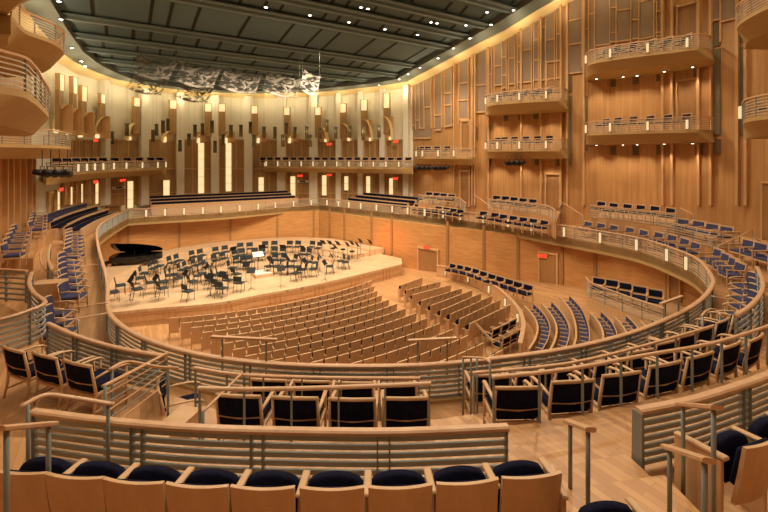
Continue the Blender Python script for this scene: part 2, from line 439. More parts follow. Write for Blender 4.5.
# ---------------------------------------------------------------- chair kinds
def armchair_meshes(fab, tag_):
    w = .29
    f = MB()
    for s in (-1, 1):
        f.sweep([(s * w, .26, 0), (s * w, .261, 0)], [(-.02, 0), (.02, 0), (.02, .62), (-.02, .62)]) if False else None
    legs = []
    for s in (-1, 1):
        m = MB(); m.tube([(s * w, .25, 0), (s * w, .245, .3), (s * w, .25, .62)], [.019, .022, .02], 6); legs.append(m)
        m = MB(); m.tube([(s * w, -.30, 0), (s * w, -.25, .25), (s * w, -.24, .45), (s * w, -.31, .84)], [.018, .023, .025, .02], 6); legs.append(m)
    fr = MB()
    for s in (-1, 1): fr.box((s * w, 0, .38), (.03, .46, .05), ch=.006)
    fr.box((0, .24, .38), (.55, .03, .05), ch=.006); fr.box((0, -.24, .36), (.55, .03, .05), ch=.006)
    for s in (-1, 1): fr.box((s * w, 0, .14), (.022, .5, .025))
    arms = []
    for s in (-1, 1):
        m = MB(); m.tube([(s * w, -.27, .645), (s * (w + .01), -.1, .665), (s * (w + .01), .12, .655), (s * w, .25, .63), (s * w, .31, .585)], [.02, .026, .03, .03, .022], 8, flat=.6); arms.append(m)
    tr = MB()
    tr.tube([(-w - .01, -.305, .845), (-.2, -.335, .86), (0, -.35, .865), (.2, -.335, .86), (w + .01, -.305, .845)], .024, 8)
    lr = MB(); lr.tube([(-w, -.265, .56), (0, -.30, .555), (w, -.265, .56)], .017, 6)
    def bowed(z0, z1, y0, y1, th, wx):
        m = MB(); vs = []; fs = []; n = 8
        for i in range(n + 1):
            t = -1 + 2 * i / n; b = -.035 * (1 - t * t)
            for yy, zz in ((y0 + th, z0), (y1 + th, z1), (y1 - .012, z1), (y0 - .012, z0)): vs.append((t * wx, yy + b, zz))
        for i in range(n):
            for q in range(4): fs.append((4 * i + q, 4 * i + (q + 1) % 4, 4 * i + 4 + (q + 1) % 4, 4 * i + 4 + q))
        fs += [(3, 2, 1, 0), tuple(4 * n + q for q in range(4))]
        m.add(vs, fs, False); return m
    bk = bowed(.57, .845, -.268, -.306, .045, .275)
    lo = bowed(.44, .545, -.245, -.262, .03, .27)
    st = MB(); st.box((0, .0, .435), (.53, .50, .09), ch=.025)
    P = []
    P.append(('seat_frame', fr.mesh('af' + tag_, M['chairwood']), None))
    for m in legs: P.append(('leg', m.mesh('al' + tag_, M['chairwood']), None))
    for m in arms: P.append(('armrest', m.mesh('aa' + tag_, M['chairwood']), None))
    P.append(('backrest', bk.mesh('ab' + tag_, M[fab]), None))
    P.append(('top_rail', tr.mesh('at' + tag_, M['chairwood']), 7)); P.append(('lower_rail', lr.mesh('ar' + tag_, M['chairwood']), 7))
    P.append(('lumbar_pad', lo.mesh('ap' + tag_, M[fab]), 7))
    P.append(('seat', st.mesh('as' + tag_, M[fab]), None))
    return P
def merge_light(fab, tag_):       # far armchairs: frame, arms, seat and back as parts
    w = .29; f = MB()
    for s in (-1, 1):
        f.tube([(s * w, .25, 0), (s * w, .25, .63)], .02, 4); f.tube([(s * w, -.30, 0), (s * w, -.24, .45), (s * w, -.31, .84)], .032, 4)
        f.box((s * w, 0, .38), (.03, .46, .05))
    f.box((0, .24, .38), (.55, .03, .05)); f.box((0, -.31, .85), (.65, .05, .06)); f.box((0, -.27, .55), (.55, .03, .03))
    a = MB(); a.box((w, 0, .645), (.055, .56, .03)); a2 = MB(); a2.box((-w, 0, .645), (.055, .56, .03))
    b = MB(); b.box((0, -.27, .70), (.49, .06, .25), rx=R(8))
    st = MB(); st.box((0, .0, .435), (.53, .50, .09), ch=.02)
    return [('frame', f.mesh('lf' + tag_, M['chairwood']), None), ('armrest', a.mesh('la' + tag_, M['chairwood']), None), ('armrest', a2.mesh('lc' + tag_, M['chairwood']), None),
            ('backrest', b.mesh('lb' + tag_, M[fab]), None), ('seat', st.mesh('ls' + tag_, M[fab]), None)]
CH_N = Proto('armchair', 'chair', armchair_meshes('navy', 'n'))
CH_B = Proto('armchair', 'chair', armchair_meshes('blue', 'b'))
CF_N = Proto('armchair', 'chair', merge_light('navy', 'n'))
CF_B = Proto('armchair', 'chair', merge_light('blue', 'b'))
def face(dx, dy): return atan2(-dx, dy)             # local +Y towards (dx, dy)

def tip_seat():                                     # fixed seat with tipped-up cushion, at full detail
    bp = MB(); vs = []; fs = []; n = 8
    for i in range(n + 1):
        t = -1 + 2 * i / n; b = -.03 * (1 - t * t)
        for yy, zz in ((-.02, .30), (-.075, .60), (-.115, .85), (-.145, .85), (-.11, .60), (-.05, .30)): vs.append((t * (.225 + .015 * (zz - .3)), yy + b, zz))
    for i in range(n):
        for q in range(6): fs.append((6 * i + q, 6 * i + (q + 1) % 6, 6 * i + 6 + (q + 1) % 6, 6 * i + 6 + q))
    fs += [tuple(range(6))[::-1], tuple(6 * n + q for q in range(6))]
    bp.add(vs, fs, False)
    bc = MB(); bc.box((0, -.045, .62), (.41, .06, .36), rx=R(11), ch=.02)
    sc_ = MB(); vs = []; fs = []; n = 14
    def outl(t): return .76 - .06 * abs(t) ** 2.2 - (.03 if abs(t) > .93 else 0)
    for yy, zz_, ww in ((.085, -.012, .97), (.10, 0, 1), (.15, .0, 1), (.175, -.02, .96)):
        for i in range(n + 1):
            t = -1 + 2 * i / n; vs.append((t * .215 * ww, yy, outl(t) + zz_))
        for i in range(n + 1):
            t = 1 - 2 * i / n; vs.append((t * .20 * ww, yy - .05, .42))
    k = 2 * (n + 1)
    fs += [tuple(range(k)), tuple(range(3 * k, 4 * k))[::-1]]
    for l in range(3): fs += [(i + l * k, i + (l + 1) * k, (i + 1) % k + (l + 1) * k, (i + 1) % k + l * k) for i in range(k)]
    sc_.add(vs, fs, True)
    ar = MB()
    ar.box((.25, .09, .70), (.06, .30, .03), rx=R(-5), ch=.008)
    ps = MB(); ps.box((.25, .07, .345), (.035, .20, .69), ch=.004)
    return [('back_panel', bp.mesh('tb', M['seatwood']), None), ('back_cushion', bc.mesh('tc', M['navy']), 0),
            ('seat_cushion', sc_.mesh('ts', M['navy']), None), ('armrest', ar.mesh('ta', M['chairwood']), None), ('support', ps.mesh('tp', M['seatwood']), None)]
def stall_seat(fab, tag_):                          # small in the picture: back, seat, arm
    b = MB(); b.box((0, -.05, .53), (.395, .035, .62), rx=R(9), ch=0)
    s = MB(); s.box((0, .09, .55), (.37, .08, .38), rx=R(4), ch=.02)
    a = MB(); a.box((-.2125, .08, .60), (.035, .30, .03)); a.box((-.2125, .03, .3), (.03, .16, .6))
    return [('backrest', b.mesh('sb' + tag_, M['stallwood_lit']), None), ('seat', s.mesh('ss' + tag_, M[fab]), None), ('armrest', a.mesh('sa' + tag_, M['chairwood']), None)]
ST = Proto('tip_up_seat', 'seat', tip_seat())
SS = Proto('stalls_seat', 'seat', stall_seat('navy', 'n'))

# ---------------------------------------------------------------- stalls seats
def radial(r, u):          # point on row radius r at cross distance u
    a = math.asin(u / r); d = (-AX[0] * cos(a) + BX[0] * sin(a), -AX[1] * cos(a) + BX[1] * sin(a))
    return HC[0] + d[0] * r, HC[1] + d[1] * r, d
PITCH = .445
UL = [5.3, 4.9, 4.65, 4.4, 4.2, 4.0, 3.8, 3.6, 3.5, 3.4, 3.3, 3.2, 3.1, 3.0]
UR = [5.2, 4.75, 4.35, 4.05, 3.9, 3.8, 3.7, 3.65, 3.6, 3.55, 3.5, 3.45, 3.4, 3.4]
for r_i in range(14):
    r = 13.95 + .815 * r_i
    n = int((UL[r_i] + UR[r_i]) / PITCH); k = 0
    for j in range(n):
        u = -UL[r_i] + (j + .5) * (UL[r_i] + UR[r_i]) / n
        x, y, d = radial(r, u); z = rake_z(x, y)
        py = YH + F * (CZ - z - .8) / y; px = CX + F * x / y
        if py > interp([98, 146, 200, 268, 340, 420, 490], [306, 338, 353, 361.5, 364.5, 363.5, 357.5], px) + 4: continue
        SS.place(x, y, z, face(-d[0], -d[1]), 'wood-backed tip-up seat, %s from the left end of the %s row back from the stage' % (od(j), od(r_i)), 'tip-up seats in the central stalls block', (1, 1, 1.18))
# angled side block
lf = [(399.5, 288), (405, 293), (411, 298), (419.5, 304), (429, 309), (438.6, 314), (448, 318), (457, 323), (467, 328)]
rt = [(421.7, 280), (440, 284), (450, 287.5), (461, 291), (471, 293), (480, 296), (490.7, 298.6), (499, 302.5), (509, 307.7)]
hseat = lambda x, y: CZ - rake_z(x, y) - .8
for i, (a, b) in enumerate(zip(lf, rt)):
    A = solve(*a, hseat); B = solve(*b, hseat)
    n = max(3, round(hypot(A[0] - B[0], A[1] - B[1]) / PITCH)); dx, dy = B[0] - A[0], B[1] - A[1]
    rz = atan2(dy, dx)
    for j in range(n):
        t = (j + .5) / n; x, y = A[0] + dx * t, A[1] + dy * t
        SS.place(x, y, rake_z(x, y), rz, 'wood-backed seat, %s from the aisle in the %s angled row from the stage' % (od(j), od(i)), 'tip-up seats in the angled side block')

# ---------------------------------------------------------------- curved rows of blue seats by the parterre
hch = lambda x, y: CZ - rake_z(x, y) - .85
rows = [[(530, 299), (540, 309), (545, 320), (543, 332), (537, 342)], [(548, 297), (558, 308), (564, 320), (563, 333), (558, 344)],
        [(566, 291), (577, 303), (583, 318), (584, 332), (580, 344)], [(597, 306), (606, 315), (611, 325), (612, 336)], [(622, 310), (630, 318), (636, 327)], [(648, 314), (655, 320)]]
for i, rw in enumerate(rows):
    pts = crom([solve(*p, hch) for p in rw], 4); L = length(pts); n = max(2, round(L / .42))
    for j in range(n):
        p, h = along(pts, (j + .5) * L / n)
        fx, fy = sin(h), -cos(h)
        if fx > 0: fx, fy = -fx, -fy
        CF_B.place(p[0], p[1], rake_z(*p), face(fx, fy), 'blue seat, %s from the wall in the %s curved side row from the parapet' % (od(j), od(i)), 'blue seats in the curved side rows', scale=(.70, .56, .74))
    q = [(x - .62 * .85, y - .2, rake_z(x, y)) for x, y in pts]
    q = []
    for j in range(len(pts)):
        a, b = pts[max(0, j - 1)], pts[min(len(pts) - 1, j + 1)]
        t = Vector((b[0] - a[0], b[1] - a[1])).normalized(); nx, ny = t.y, -t.x
        if nx > 0: nx, ny = -nx, -ny
        x, y = pts[j][0] + nx * .27, pts[j][1] + ny * .27; q.append((x, y, rake_z(x, y)))
    t = thing('curved_partition', 'low wooden partition fronting the %s curved row of blue seats from the parapet' % od(i), 'partition', q[0], group='partitions of the curved side rows')
    q = [(a - q[0][0], b - q[0][1], c - q[0][2]) for a, b, c in q]
    m = MB(); m.sweep(q, [(-.03, -.1), (.03, -.1), (.03, .55), (-.03, .55)]); ob('panel', m, 'seatwood', t)
    m = MB(); m.sweep(q, [(-.035, .55), (.035, .55), (.035, .58), (-.035, .58)]); ob('cap_rail', m, 'chairwood', t)

# ---------------------------------------------------------------- railings
def railing(name, label, cat, pts, z0, zt, spacing=1.2, bars=6, heavy=False, rail_w=.10, rail_h=.045, rail_mat='rail', smooth=4, post=True, skip_ends=False, bar_mat='slat', double=False, lean=0, group=None, post_to=None, closed=False, floor_gap=.08):
    """pts: plan points (x, y) or (x, y, dz)"""
    if smooth: pts = crom(pts, smooth)
    p0 = pts[0]
    g = thing(name, label, cat, (p0[0], p0[1], z0), group=group)
    loc = [(p[0] - p0[0], p[1] - p0[1], (p[2] if len(p) > 2 else 0)) for p in pts]
    H = zt - z0
    m = MB(); hw, hh = rail_w / 2, rail_h / 2
    prof = [(-hw, -hh * .5), (-hw * .6, -hh), (hw * .6, -hh), (hw, -hh * .5), (hw, hh * .5), (hw * .6, hh), (-hw * .6, hh), (-hw, hh * .5)]
    m.sweep([(x, y, z + H - hh) for x, y, z in loc], prof); ob('handrail', m, rail_mat, g)
    if bars:
        m = MB()
        for b in range(bars):
            z_ = floor_gap + (H - floor_gap - .09) * b / max(1, bars - 1) if bars > 1 else H * .5
            if heavy: m.sweep([(x, y, z + z_) for x, y, z in loc], [(-.018, -.028), (.004, -.032), (.018, .026), (-.004, .030)])
            else: m.sweep([(x, y, z + z_) for x, y, z in loc], [(-.01, -.016), (.01, -.016), (.01, .016), (-.01, .016)])
        ob('slat_rails', m, bar_mat if heavy else 'thin', g)
    if post:
        L = length(loc); n = max(1, round(L / spacing)); pm = None
        for i in range(n + 1):
            for dd in ((-.06, .06) if double and 0 < i < n else (0,)):
                s = min(max(L * i / n + dd, .02), L - .02); p, h = along(loc, s)
                if pm is None:
                    m = MB(); m.box((0, 0, (H - rail_h) / 2), (.016 if heavy else .02, .075 if heavy else .035, H - rail_h), ch=.003); pm = m.mesh('post', M['steel'])
                o = link(bpy.data.objects.new('post', pm)); o.parent = g; o.location = (p[0], p[1], p[2]); o.rotation_euler = (0, 0, h)
    return g
# ring railing: heavy slats on the near side, slimmer on the far sides
nfull = len(ring_front)
i0, i1 = 5 * 5, 5 * 18
railing('ring_railing', 'long maple-topped slatted railing sweeping round the near edge of the ring tier', 'railing', ring_front[i0:i1 + 1], ZR, CZ - RH, 1.35, 7, True, .11, .055, smooth=0, double=True, group='ring tier railings')
railing('ring_railing', 'slatted railing along the left arm of the ring beside the blue chairs', 'railing', ring_front[:i0 + 1], ZR, CZ - RH, 1.3, 7, True, .10, .055, smooth=0, group='ring tier railings')
railing('ring_railing', 'thin-barred railing along the right arm of the ring tier', 'railing', ring_front[i1:], ZR, CZ - RH, 1.25, 6, False, .12, .05, smooth=0, group='ring tier railings')
railing('ring_railing', 'thin-barred railing above the wall at the back of the stage', 'railing', ring_back, ZR, CZ - RH, 1.25, 6, False, .12, .05, smooth=0, group='ring tier railings')
# pieces of gold rail attached over the near ring railing
for i, (a, b, c, lab) in enumerate((((216, 337), (272, 339.5), 356, 'short raised guard bar above the ring railing over the left stalls seats'), ((413, 340.5), (451, 338.5), 360, 'short raised guard bar above the ring railing in front of the last stalls rows'), ((663, 303), (680, 297), 316, 'short raised guard bar on the ring railing near the five-chair side box'))):
    d = at(a[0], c, RH)[1]; d2 = at(b[0], interp([200, 272, 451, 672, 700], [354, 361.5, 361, 315, 300], b[0]), RH)[1]
    A = Vector(((a[0] - CX) / F * d, d, zat(a[1], d))); B = Vector(((b[0] - CX) / F * d2, d2, zat(b[1], d2)))
    t = thing('guard_bar', lab, 'guard bar', (A.x, A.y, CZ - RH), group='raised guard bars on the ring railing')
    o = Vector((A.x, A.y, CZ - RH))
    m = MB(); e = (B - A).normalized() * .1
    m.sweep([A - o - e, B - o + e], [(-.035, -.02), (.035, -.02), (.035, .02), (-.035, .02)]); ob('handrail', m, 'rail', t)
    for q in (A.lerp(B, .12), A.lerp(B, .9)):
        m = MB(); m.box((q.x - o.x, q.y - o.y, (q.z - o.z) / 2 - .15), (.03, .03, q.z - o.z + .28)); ob('post', m, 'steel', t)

# ---------------------------------------------------------------- near tiers (floors)
Z1, Z2 = CZ - 3.95, CZ - 3.4
T1 = crom([(-12.5, 12.5), at(20, 300, 3.6), at(48, 322, 3.3), at(99, 341.6, 3.3), at(167, 354.6, 3.3), at(242, 373, 3.3), at(330, 376.5, 3.3), at(420, 377, 3.3), at(473, 371.7, 3.3), at(568, 362.3, 3.3), at(646, 344, 3.3), at(714, 324.6, 3.3), at(745, 307, 3.3), (9.6, 10.6), (11.8, 12.6), (15.6, 13)], 4)
T2 = crom([(-9.5, 5.8), (-6, 5.2), (-3.6, 4.95), at(200, 386.7, 2.75), at(310, 385, 2.75), at(431, 382, 2.75), at(492, 375.8, 2.75), at(568, 367.6, 2.75), at(646, 353.5, 2.75), at(712, 341, 2.75), at(768, 325, 2.75), (8.8, 8.2), (12, 9)], 4)
T1p = [(x, y) for x, y in T1]
mb = MB(); mb.prism(T1p + [(15, 5), (11.5, -5.5), (-9.5, -5.5), (-12, 3), (-13, 9)], ZR, Z1); struct('floor_tier', mb, 'floor', 'first raised seating step behind the ring walkway')
mb = MB(); mb.prism(T2 + [(11.5, -5.5), (-9.5, -5.5)], Z1, Z2); struct('floor_tier_upper', mb, 'floor', 'second raised seating step with the slatted parapets')

# parapets on the upper step
pl = [at(33, 409, 2.72), at(110, 418.5, 2.72), at(200, 425.5, 2.72), at(309, 428.5, 2.72), at(400, 429, 2.72), at(508, 424.5, 2.72)]
railing('slatted_parapet', 'low slatted parapet with thick maple cap right in front of the near seat row', 'parapet', pl, Z2, CZ - 2.72, 1.4, 7, True, .095, .055, group='slatted parapets', double=True)
pr = [at(638, 408, 2.72), at(675, 401, 2.72), at(706.7, 393.5, 2.72), at(768, 373, 2.72), (5.9, 5.75)]
railing('slatted_parapet', 'slatted parapet with maple cap across the aisle, curving out past the wooden end seats', 'parapet', pr, Z2, CZ - 2.72, 1.4, 7, True, .11, .06, group='slatted parapets', double=True)
mb = MB(); e = at(638, 408, 2.72); mb.box((e[0], e[1], Z2 + .32), (.05, .12, .64), rz=R(20), taper=.5)
tag(ob('parapet_end_plate', mb, 'steel'), 'grey tapered end plate of the slatted parapet beside the aisle', 'end plate')
# guard rails on slim posts
def slim(label, pts, z0, zt, sp, sm=3, bars=1):
    return railing('guard_rail', label, 'guard rail', pts, z0, zt, sp, bars, False, .055, .04, smooth=sm, group='slim guard rails behind the chair rows', floor_gap=.3 if bars == 1 else .08)
slim('slim wooden guard rail behind the nearer middle row of four dark chairs', [at(198, 386.5, 2.75), at(240, 387.5, 2.75), at(310, 386.5, 2.75), at(380, 384, 2.75), at(431, 382, 2.75)], Z2, CZ - 2.75, .57, bars=0)
slim('slim wooden guard rail behind the farther middle row of four dark chairs', [at(194.5, 366.5, 3.3), at(242, 373.5, 3.3), at(330, 376.5, 3.3), at(420, 377, 3.3)], Z1, CZ - 3.3, .6, bars=0)
slim('slim guard rail curving behind the nearer right row of dark chairs', [at(492, 375.8, 2.75), at(568, 367.6, 2.75), at(646, 353.5, 2.75), at(712, 342, 2.75), at(768, 325, 2.75), (7.4, 7.3)], Z2, CZ - 2.75, .62, bars=0)
slim('slim guard rail curving behind the farther right row of dark chairs', [at(473, 371.7, 3.3), at(568, 362.3, 3.3), at(646, 344, 3.3), at(714, 324.6, 3.3)], Z1, CZ - 3.3, .62, bars=0)
railing('slatted_parapet', 'curved slatted parapet between the left near chairs and the stalls', 'parapet', [at(48, 322, 3.3), at(70, 332, 3.3), at(99, 341.6, 3.3), at(130, 349, 3.3), at(167, 354.6, 3.3)], Z1, CZ - 3.3, 1.1, 7, True, .09, .055, group='slatted parapets', double=True)
railing('slatted_parapet', 'S-curved maple-topped railing at the far left edge with open floor behind it', 'parapet', [at(-30, 324, 3.2), at(0, 318, 3.2), at(25, 310.5, 3.2), at(45, 301.5, 3.2), at(34, 292, 3.2), at(29, 282, 3.2), at(32, 271.5, 3.2)], Z1, CZ - 3.2, .9, 6, True, .09, .05, group='slatted parapets')
railing('slatted_parapet', 'straight slatted railing in front of the left wall chairs', 'parapet', [at(-14, 267.5, 3.1), at(27, 270, 3.1)], ZR + .5, CZ - 3.1, .9, 6, True, .09, .05, smooth=0, group='slatted parapets')
railing('slatted_parapet', 'curved maple rail behind the blue chairs at the right edge', 'parapet', [at(736, 314, 3.15), at(751, 304, 3.15), at(761, 292, 3.15), at(763, 281, 3.15), at(757, 266, 3.15)], Z1, CZ - 3.15, .8, 6, True, .09, .05, group='slatted parapets')

# ---------------------------------------------------------------- near loose chairs
def near_row(pts, h, z, kindlab, proto=CH_N, grp=None, toward=(-3, 20), scale=1.0, names=None):
    for i, p in enumerate(pts):
        x, y = at(*p, h)
        rz = face(toward[0] - x, toward[1] - y) if len(toward) == 2 else toward[0]
        fx, fy = -sin(rz), cos(rz)
        proto.place(x + fx * .33 * scale, y + fy * .33 * scale, z, rz, kindlab % od(i), grp, scale)
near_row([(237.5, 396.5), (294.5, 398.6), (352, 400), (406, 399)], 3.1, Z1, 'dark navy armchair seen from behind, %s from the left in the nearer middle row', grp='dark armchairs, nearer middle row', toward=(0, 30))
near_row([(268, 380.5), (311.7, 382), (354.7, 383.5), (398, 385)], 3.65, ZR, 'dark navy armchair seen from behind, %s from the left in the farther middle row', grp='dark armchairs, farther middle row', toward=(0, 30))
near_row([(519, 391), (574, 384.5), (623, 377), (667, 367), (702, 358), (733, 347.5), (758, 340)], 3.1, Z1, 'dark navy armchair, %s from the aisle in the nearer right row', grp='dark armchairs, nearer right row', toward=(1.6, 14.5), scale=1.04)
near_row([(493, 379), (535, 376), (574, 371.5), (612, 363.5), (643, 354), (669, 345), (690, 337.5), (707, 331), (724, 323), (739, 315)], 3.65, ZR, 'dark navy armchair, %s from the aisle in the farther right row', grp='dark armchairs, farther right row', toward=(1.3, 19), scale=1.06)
near_row([(12, 350), (43, 356), (76, 364)], 3.1, Z1, 'dark armchair behind the left parapet, %s from the left edge', grp='dark armchairs by the left parapet', toward=(4, 30))
x, y = at(182, 381, 3.65); CH_N.place(x, y, ZR, R(-62), 'single dark armchair at the foot of the left stair rail')
# foreground tip-up seats
sx = [(19, 471), (76, 475.5), (135, 480.5), (198, 484.5), (263, 486.5), (332, 487), (399.5, 485.5), (466, 481), (530, 475)]
for i, p in enumerate(sx):
    x, y = at(*p, 2.555); a, b = at(*sx[max(0, i - 1)], 2.555), at(*sx[min(8, i + 1)], 2.555)
    rz = atan2(b[1] - a[1], b[0] - a[0])
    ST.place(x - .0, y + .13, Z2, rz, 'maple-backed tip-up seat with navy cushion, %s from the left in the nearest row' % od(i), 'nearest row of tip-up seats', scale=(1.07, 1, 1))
x, y = at(566, 474, 2.555)
t = thing('seat_end_standard', 'wooden end standard closing the nearest seat row at the aisle', 'seat end', (x, y + .14, Z2), R(-4))
m = MB(); m.box((0, 0, .32), (.035, .26, .64), ch=.004); ob('end_panel', m, 'seatwood', t); m = MB(); m.box((0, .02, .66), (.05, .36, .035), ch=.008); ob('armrest', m, 'chairwood', t)
# right end seats
def end_seat(x, y, z, rz, lab, panel=True):
    r = ST.place(x, y, z, rz, lab, 'wooden tip-up seats across the aisle', 1.03)
    return r
end_seat(3.30, 3.80, CZ - 3.4, R(20), 'large tip-up seat across the aisle beside the wooden end panel')
end_seat(3.86, 4.02, CZ - 3.4, R(22), 'tip-up seat cut by the right edge, just beyond the end-panel seat')
t = thing('seat_end_standard', 'tall wooden end panel of the right seat row by the handrails', 'seat end', (2.95, 3.90, CZ - 3.4), R(20))
m = MB(); m.box((0, 0, .34), (.04, .42, .68), ch=.005); ob('end_panel', m, 'seatwood', t)
m = MB(); m.box((0, -.02, .695), (.07, .46, .035), rx=R(-6), ch=.008); ob('armrest', m, 'chairwood', t)
# aisle steps towards the camera
for i, (poly, h) in enumerate((([(1.5, 4.28), (2.66, 4.56), (2.75, 4.1), (1.5, 3.9)], 3.27), ([(1.5, 3.86), (2.74, 4.06), (2.78, 3.5), (1.5, 3.4)], 3.12))):
    mb = MB(); mb.prism(poly, Z2, CZ - h)
    tag(ob('aisle_step', mb, 'floor'), 'broad maple aisle step between the seat rows, %s going up' % od(i), 'step', 'aisle steps')
# a tip-up seat just below the picture edge, its cushion showing
ST.place(1.70, 3.03, Z2, R(4), 'dark seat cushion top poking up at the bottom edge between the handrails', scale=1.0)

# handrails at the aisles: sloping wooden top on two grey posts
def aisle_rail(label, a, ha, b, hb, za, zb, w=.045):
    t = thing('aisle_handrail', label, 'handrail', (a[0], a[1], CZ - za), group='short aisle handrails')
    o = Vector((a[0], a[1], CZ - za)); A = Vector((a[0], a[1], CZ - ha)) - o; B = Vector((b[0], b[1], CZ - hb)) - o
    e = (B - A).normalized() * .07
    m = MB(); m.sweep([A - e, B + e], [(-w, -.012), (-w * .6, -.022), (w * .6, -.022), (w, -.012), (w, .012), (w * .6, .022), (-w * .6, .022), (-w, .012)]); ob('handrail', m, 'rail', t)
    for q, zf in ((A, 0), (B, za - zb)):
        m = MB(); m.tube([(q.x, q.y, zf), (q.x, q.y, q.z - .015)], .019, 10); ob('post', m, 'steel', t)
        m = MB(); m.lathe((q.x, q.y, zf), [(.045, 0), (.045, .012), (.02, .015)]); ob('post_flange', m, 'steel', t)
aisle_rail('short handrail on two grey posts in the middle of the aisle', (1.75, 3.9), 2.50, (1.72, 3.5), 2.30, 3.27, 3.12)
aisle_rail('short handrail nearest the camera, beside the right end panel', (2.34, 3.4), 2.39, (2.24, 2.9), 2.12, 3.12, 2.97)
aisle_rail('short handrail standing just behind the parapet end plate', (2.84, 3.94), 2.36, (2.70, 3.4), 2.06, 3.4, 3.12)
aisle_rail('short handrail on two posts at the lower left corner', (-2.83, 3.5), 2.26, (-2.82, 3.1), 2.03, 3.4, 3.4)
def pipe_rail(label, pts, posts, zf, name='handrail', cat='handrail', r=.03, bars=None):
    o = pts[0]; t = thing(name, label, cat, (o[0], o[1], zf))
    P = crom([(p[0] - o[0], p[1] - o[1], p[2] - zf) for p in pts], 4)
    m = MB(); m.tube(P, r, 8, flat=.65); ob('rail_bar', m, 'rail', t)
    for q in posts:
        z = min(P, key=lambda p: hypot(p[0] - q[0] + o[0], p[1] - q[1] + o[1]))[2]
        zb = q[2] - zf if len(q) > 2 else 0
        m = MB(); m.tube([(q[0] - o[0], q[1] - o[1], zb), (q[0] - o[0], q[1] - o[1], z)], .017, 8); ob('post', m, 'steel', t)
    if bars:
        for b in range(bars):
            m = MB(); dz = -.1 * (b + 1); m.tube([(p[0], p[1], p[2] + dz) for p in P], .012, 6); ob('side_bar', m, 'steel' if b % 2 else 'rail', t)
    return t
def w3(px, py, d): return ((px - CX) / F * d, d, zat(py, d))
pipe_rail('bent wooden handrail above the left end of the near parapet', [w3(21, 407, 3.75), w3(44, 395.5, 3.9), w3(68, 397, 4.0), w3(114, 404.5, 4.1)], [w3(28, 440, 3.78)[:2], w3(108, 430, 4.1)[:2]], Z2)
pipe_rail('sloping wooden stair rail with side bars going down towards the left ring chairs', [w3(104, 386, 4.55), w3(135, 370, 5.5), w3(166, 353.5, 6.9)], [w3(105, 386, 4.55)[:2], w3(165, 354, 6.9)[:2]], Z1, bars=5)
pipe_rail('short wooden stair rail just beyond the sloping barred one', [w3(110, 369.5, 5.2), w3(127.5, 361.7, 5.8), w3(158, 367, 5.9), w3(178, 368, 5.9)], [w3(112, 369, 5.25)[:2], w3(168, 368, 5.9)[:2]], Z1)
pipe_rail('thin sloping rail at the left end of the middle chair rows', [w3(203, 412, 4.9), w3(242, 373, 6.1)], [w3(203, 412, 4.9)[:2]], Z1, r=.02)
pipe_rail('looped pale handrail over the steps behind the left blue chairs', [w3(41, 250, 15), w3(41, 262, 14), w3(48, 272, 13), w3(60, 271, 13)], [w3(60, 271, 13)[:2]], ZR)
pipe_rail('thin cross rail spanning the left walkway near its near end', [w3(56, 322, 9.2), w3(108, 313, 9.9)], [w3(78, 320, 9.4)[:2]], ZR, r=.022)
pipe_rail('second thin cross rail spanning the left walkway farther along', [w3(70, 308, 10.2), w3(107, 302.5, 10.7)], [], ZR, r=.018)
pipe_rail('third thin cross rail spanning the left walkway by the piano', [w3(78, 266, 14.8), w3(100, 264, 15.3)], [], ZR, r=.018)
pipe_rail('thin cross rail spanning the right walkway beside the blue chairs', [w3(711, 296, 11.4), w3(735, 300, 11.2)], [], ZR, r=.018)
pipe_rail('wooden gate rail with grey posts across the aisle at the ring railing', [w3(463, 357, 7.0), w3(483, 358, 6.7), w3(490, 362, 6.3)], [w3(463, 357, 7.0)[:2], w3(471, 357, 6.9)[:2], w3(477, 358, 6.7)[:2], w3(490, 362, 6.3)[:2]], ZR, r=.025)
pipe_rail('arched wooden gate rail where the right ring chairs begin', [w3(702, 316, 9), w3(706, 311, 9.2), w3(714, 309, 9.4), w3(721, 316, 9.2)], [w3(703, 316, 9)[:2], w3(720, 316, 9.2)[:2]], ZR, r=.025)
# wooden step box left
mb = MB(); mb.box((-2.95, 5.55, Z1 + .14), (.34, 1.1, .28), rz=R(-14))
tag(ob('stair_side_box', mb, 'seatwood'), 'tan wooden side box at the foot of the sloping barred stair rail', 'step')

# ---------------------------------------------------------------- left ring chairs
def px_row(a, b, n, h, z, face_dir, lab, grp, proto=CF_B, scale=1.0, zadj=None):
    A, B = at(*a, h), at(*b, h)
    for i in range(n):
        t = i / max(1, n - 1); x, y = A[0] + (B[0] - A[0]) * t, A[1] + (B[1] - A[1]) * t
        proto.place(x, y, z, face(*face_dir), lab % od(i), grp, scale)
px_row((60, 323), (58, 304), 3, 3.85, ZR, (1, .25), 'blue armchair facing the walkway behind the left parapet, %s from the camera', 'blue armchairs, nearest left group', CH_B, .95)
px_row((74, 288), (70, 257), 6, 3.85, ZR, (1, .25), 'blue armchair beside the left walkway beyond the wooden box, %s from the camera', 'blue armchairs, middle left group', CH_B, .95)
px_row((75, 251), (75, 232), 6, 3.85, ZR, (1, .2), 'blue armchair beside the left walkway opposite the piano, %s from the camera', 'blue armchairs, far left group', CF_B, .95)
Zl = CZ - 3.9
mb = MB(); mb.prism([at(-20, 262, 3.9), at(33, 258, 3.9), at(36, 240, 3.9), at(52, 232, 3.9), at(58, 226, 3.9), (-19.0, 23.0), (-16.95, 18), (-14.5, 13.2)], ZR, Zl)
tag(ob('seating_platform', mb, 'floor'), 'raised wooden platform under the chairs along the left wall', 'platform')
px_row((14, 249), (22, 229), 5, 3.25, Zl, (1, .45), 'blue armchair by the left wall in the nearer cluster, %s from the camera', 'blue armchairs by the left wall, nearer cluster', CF_B)
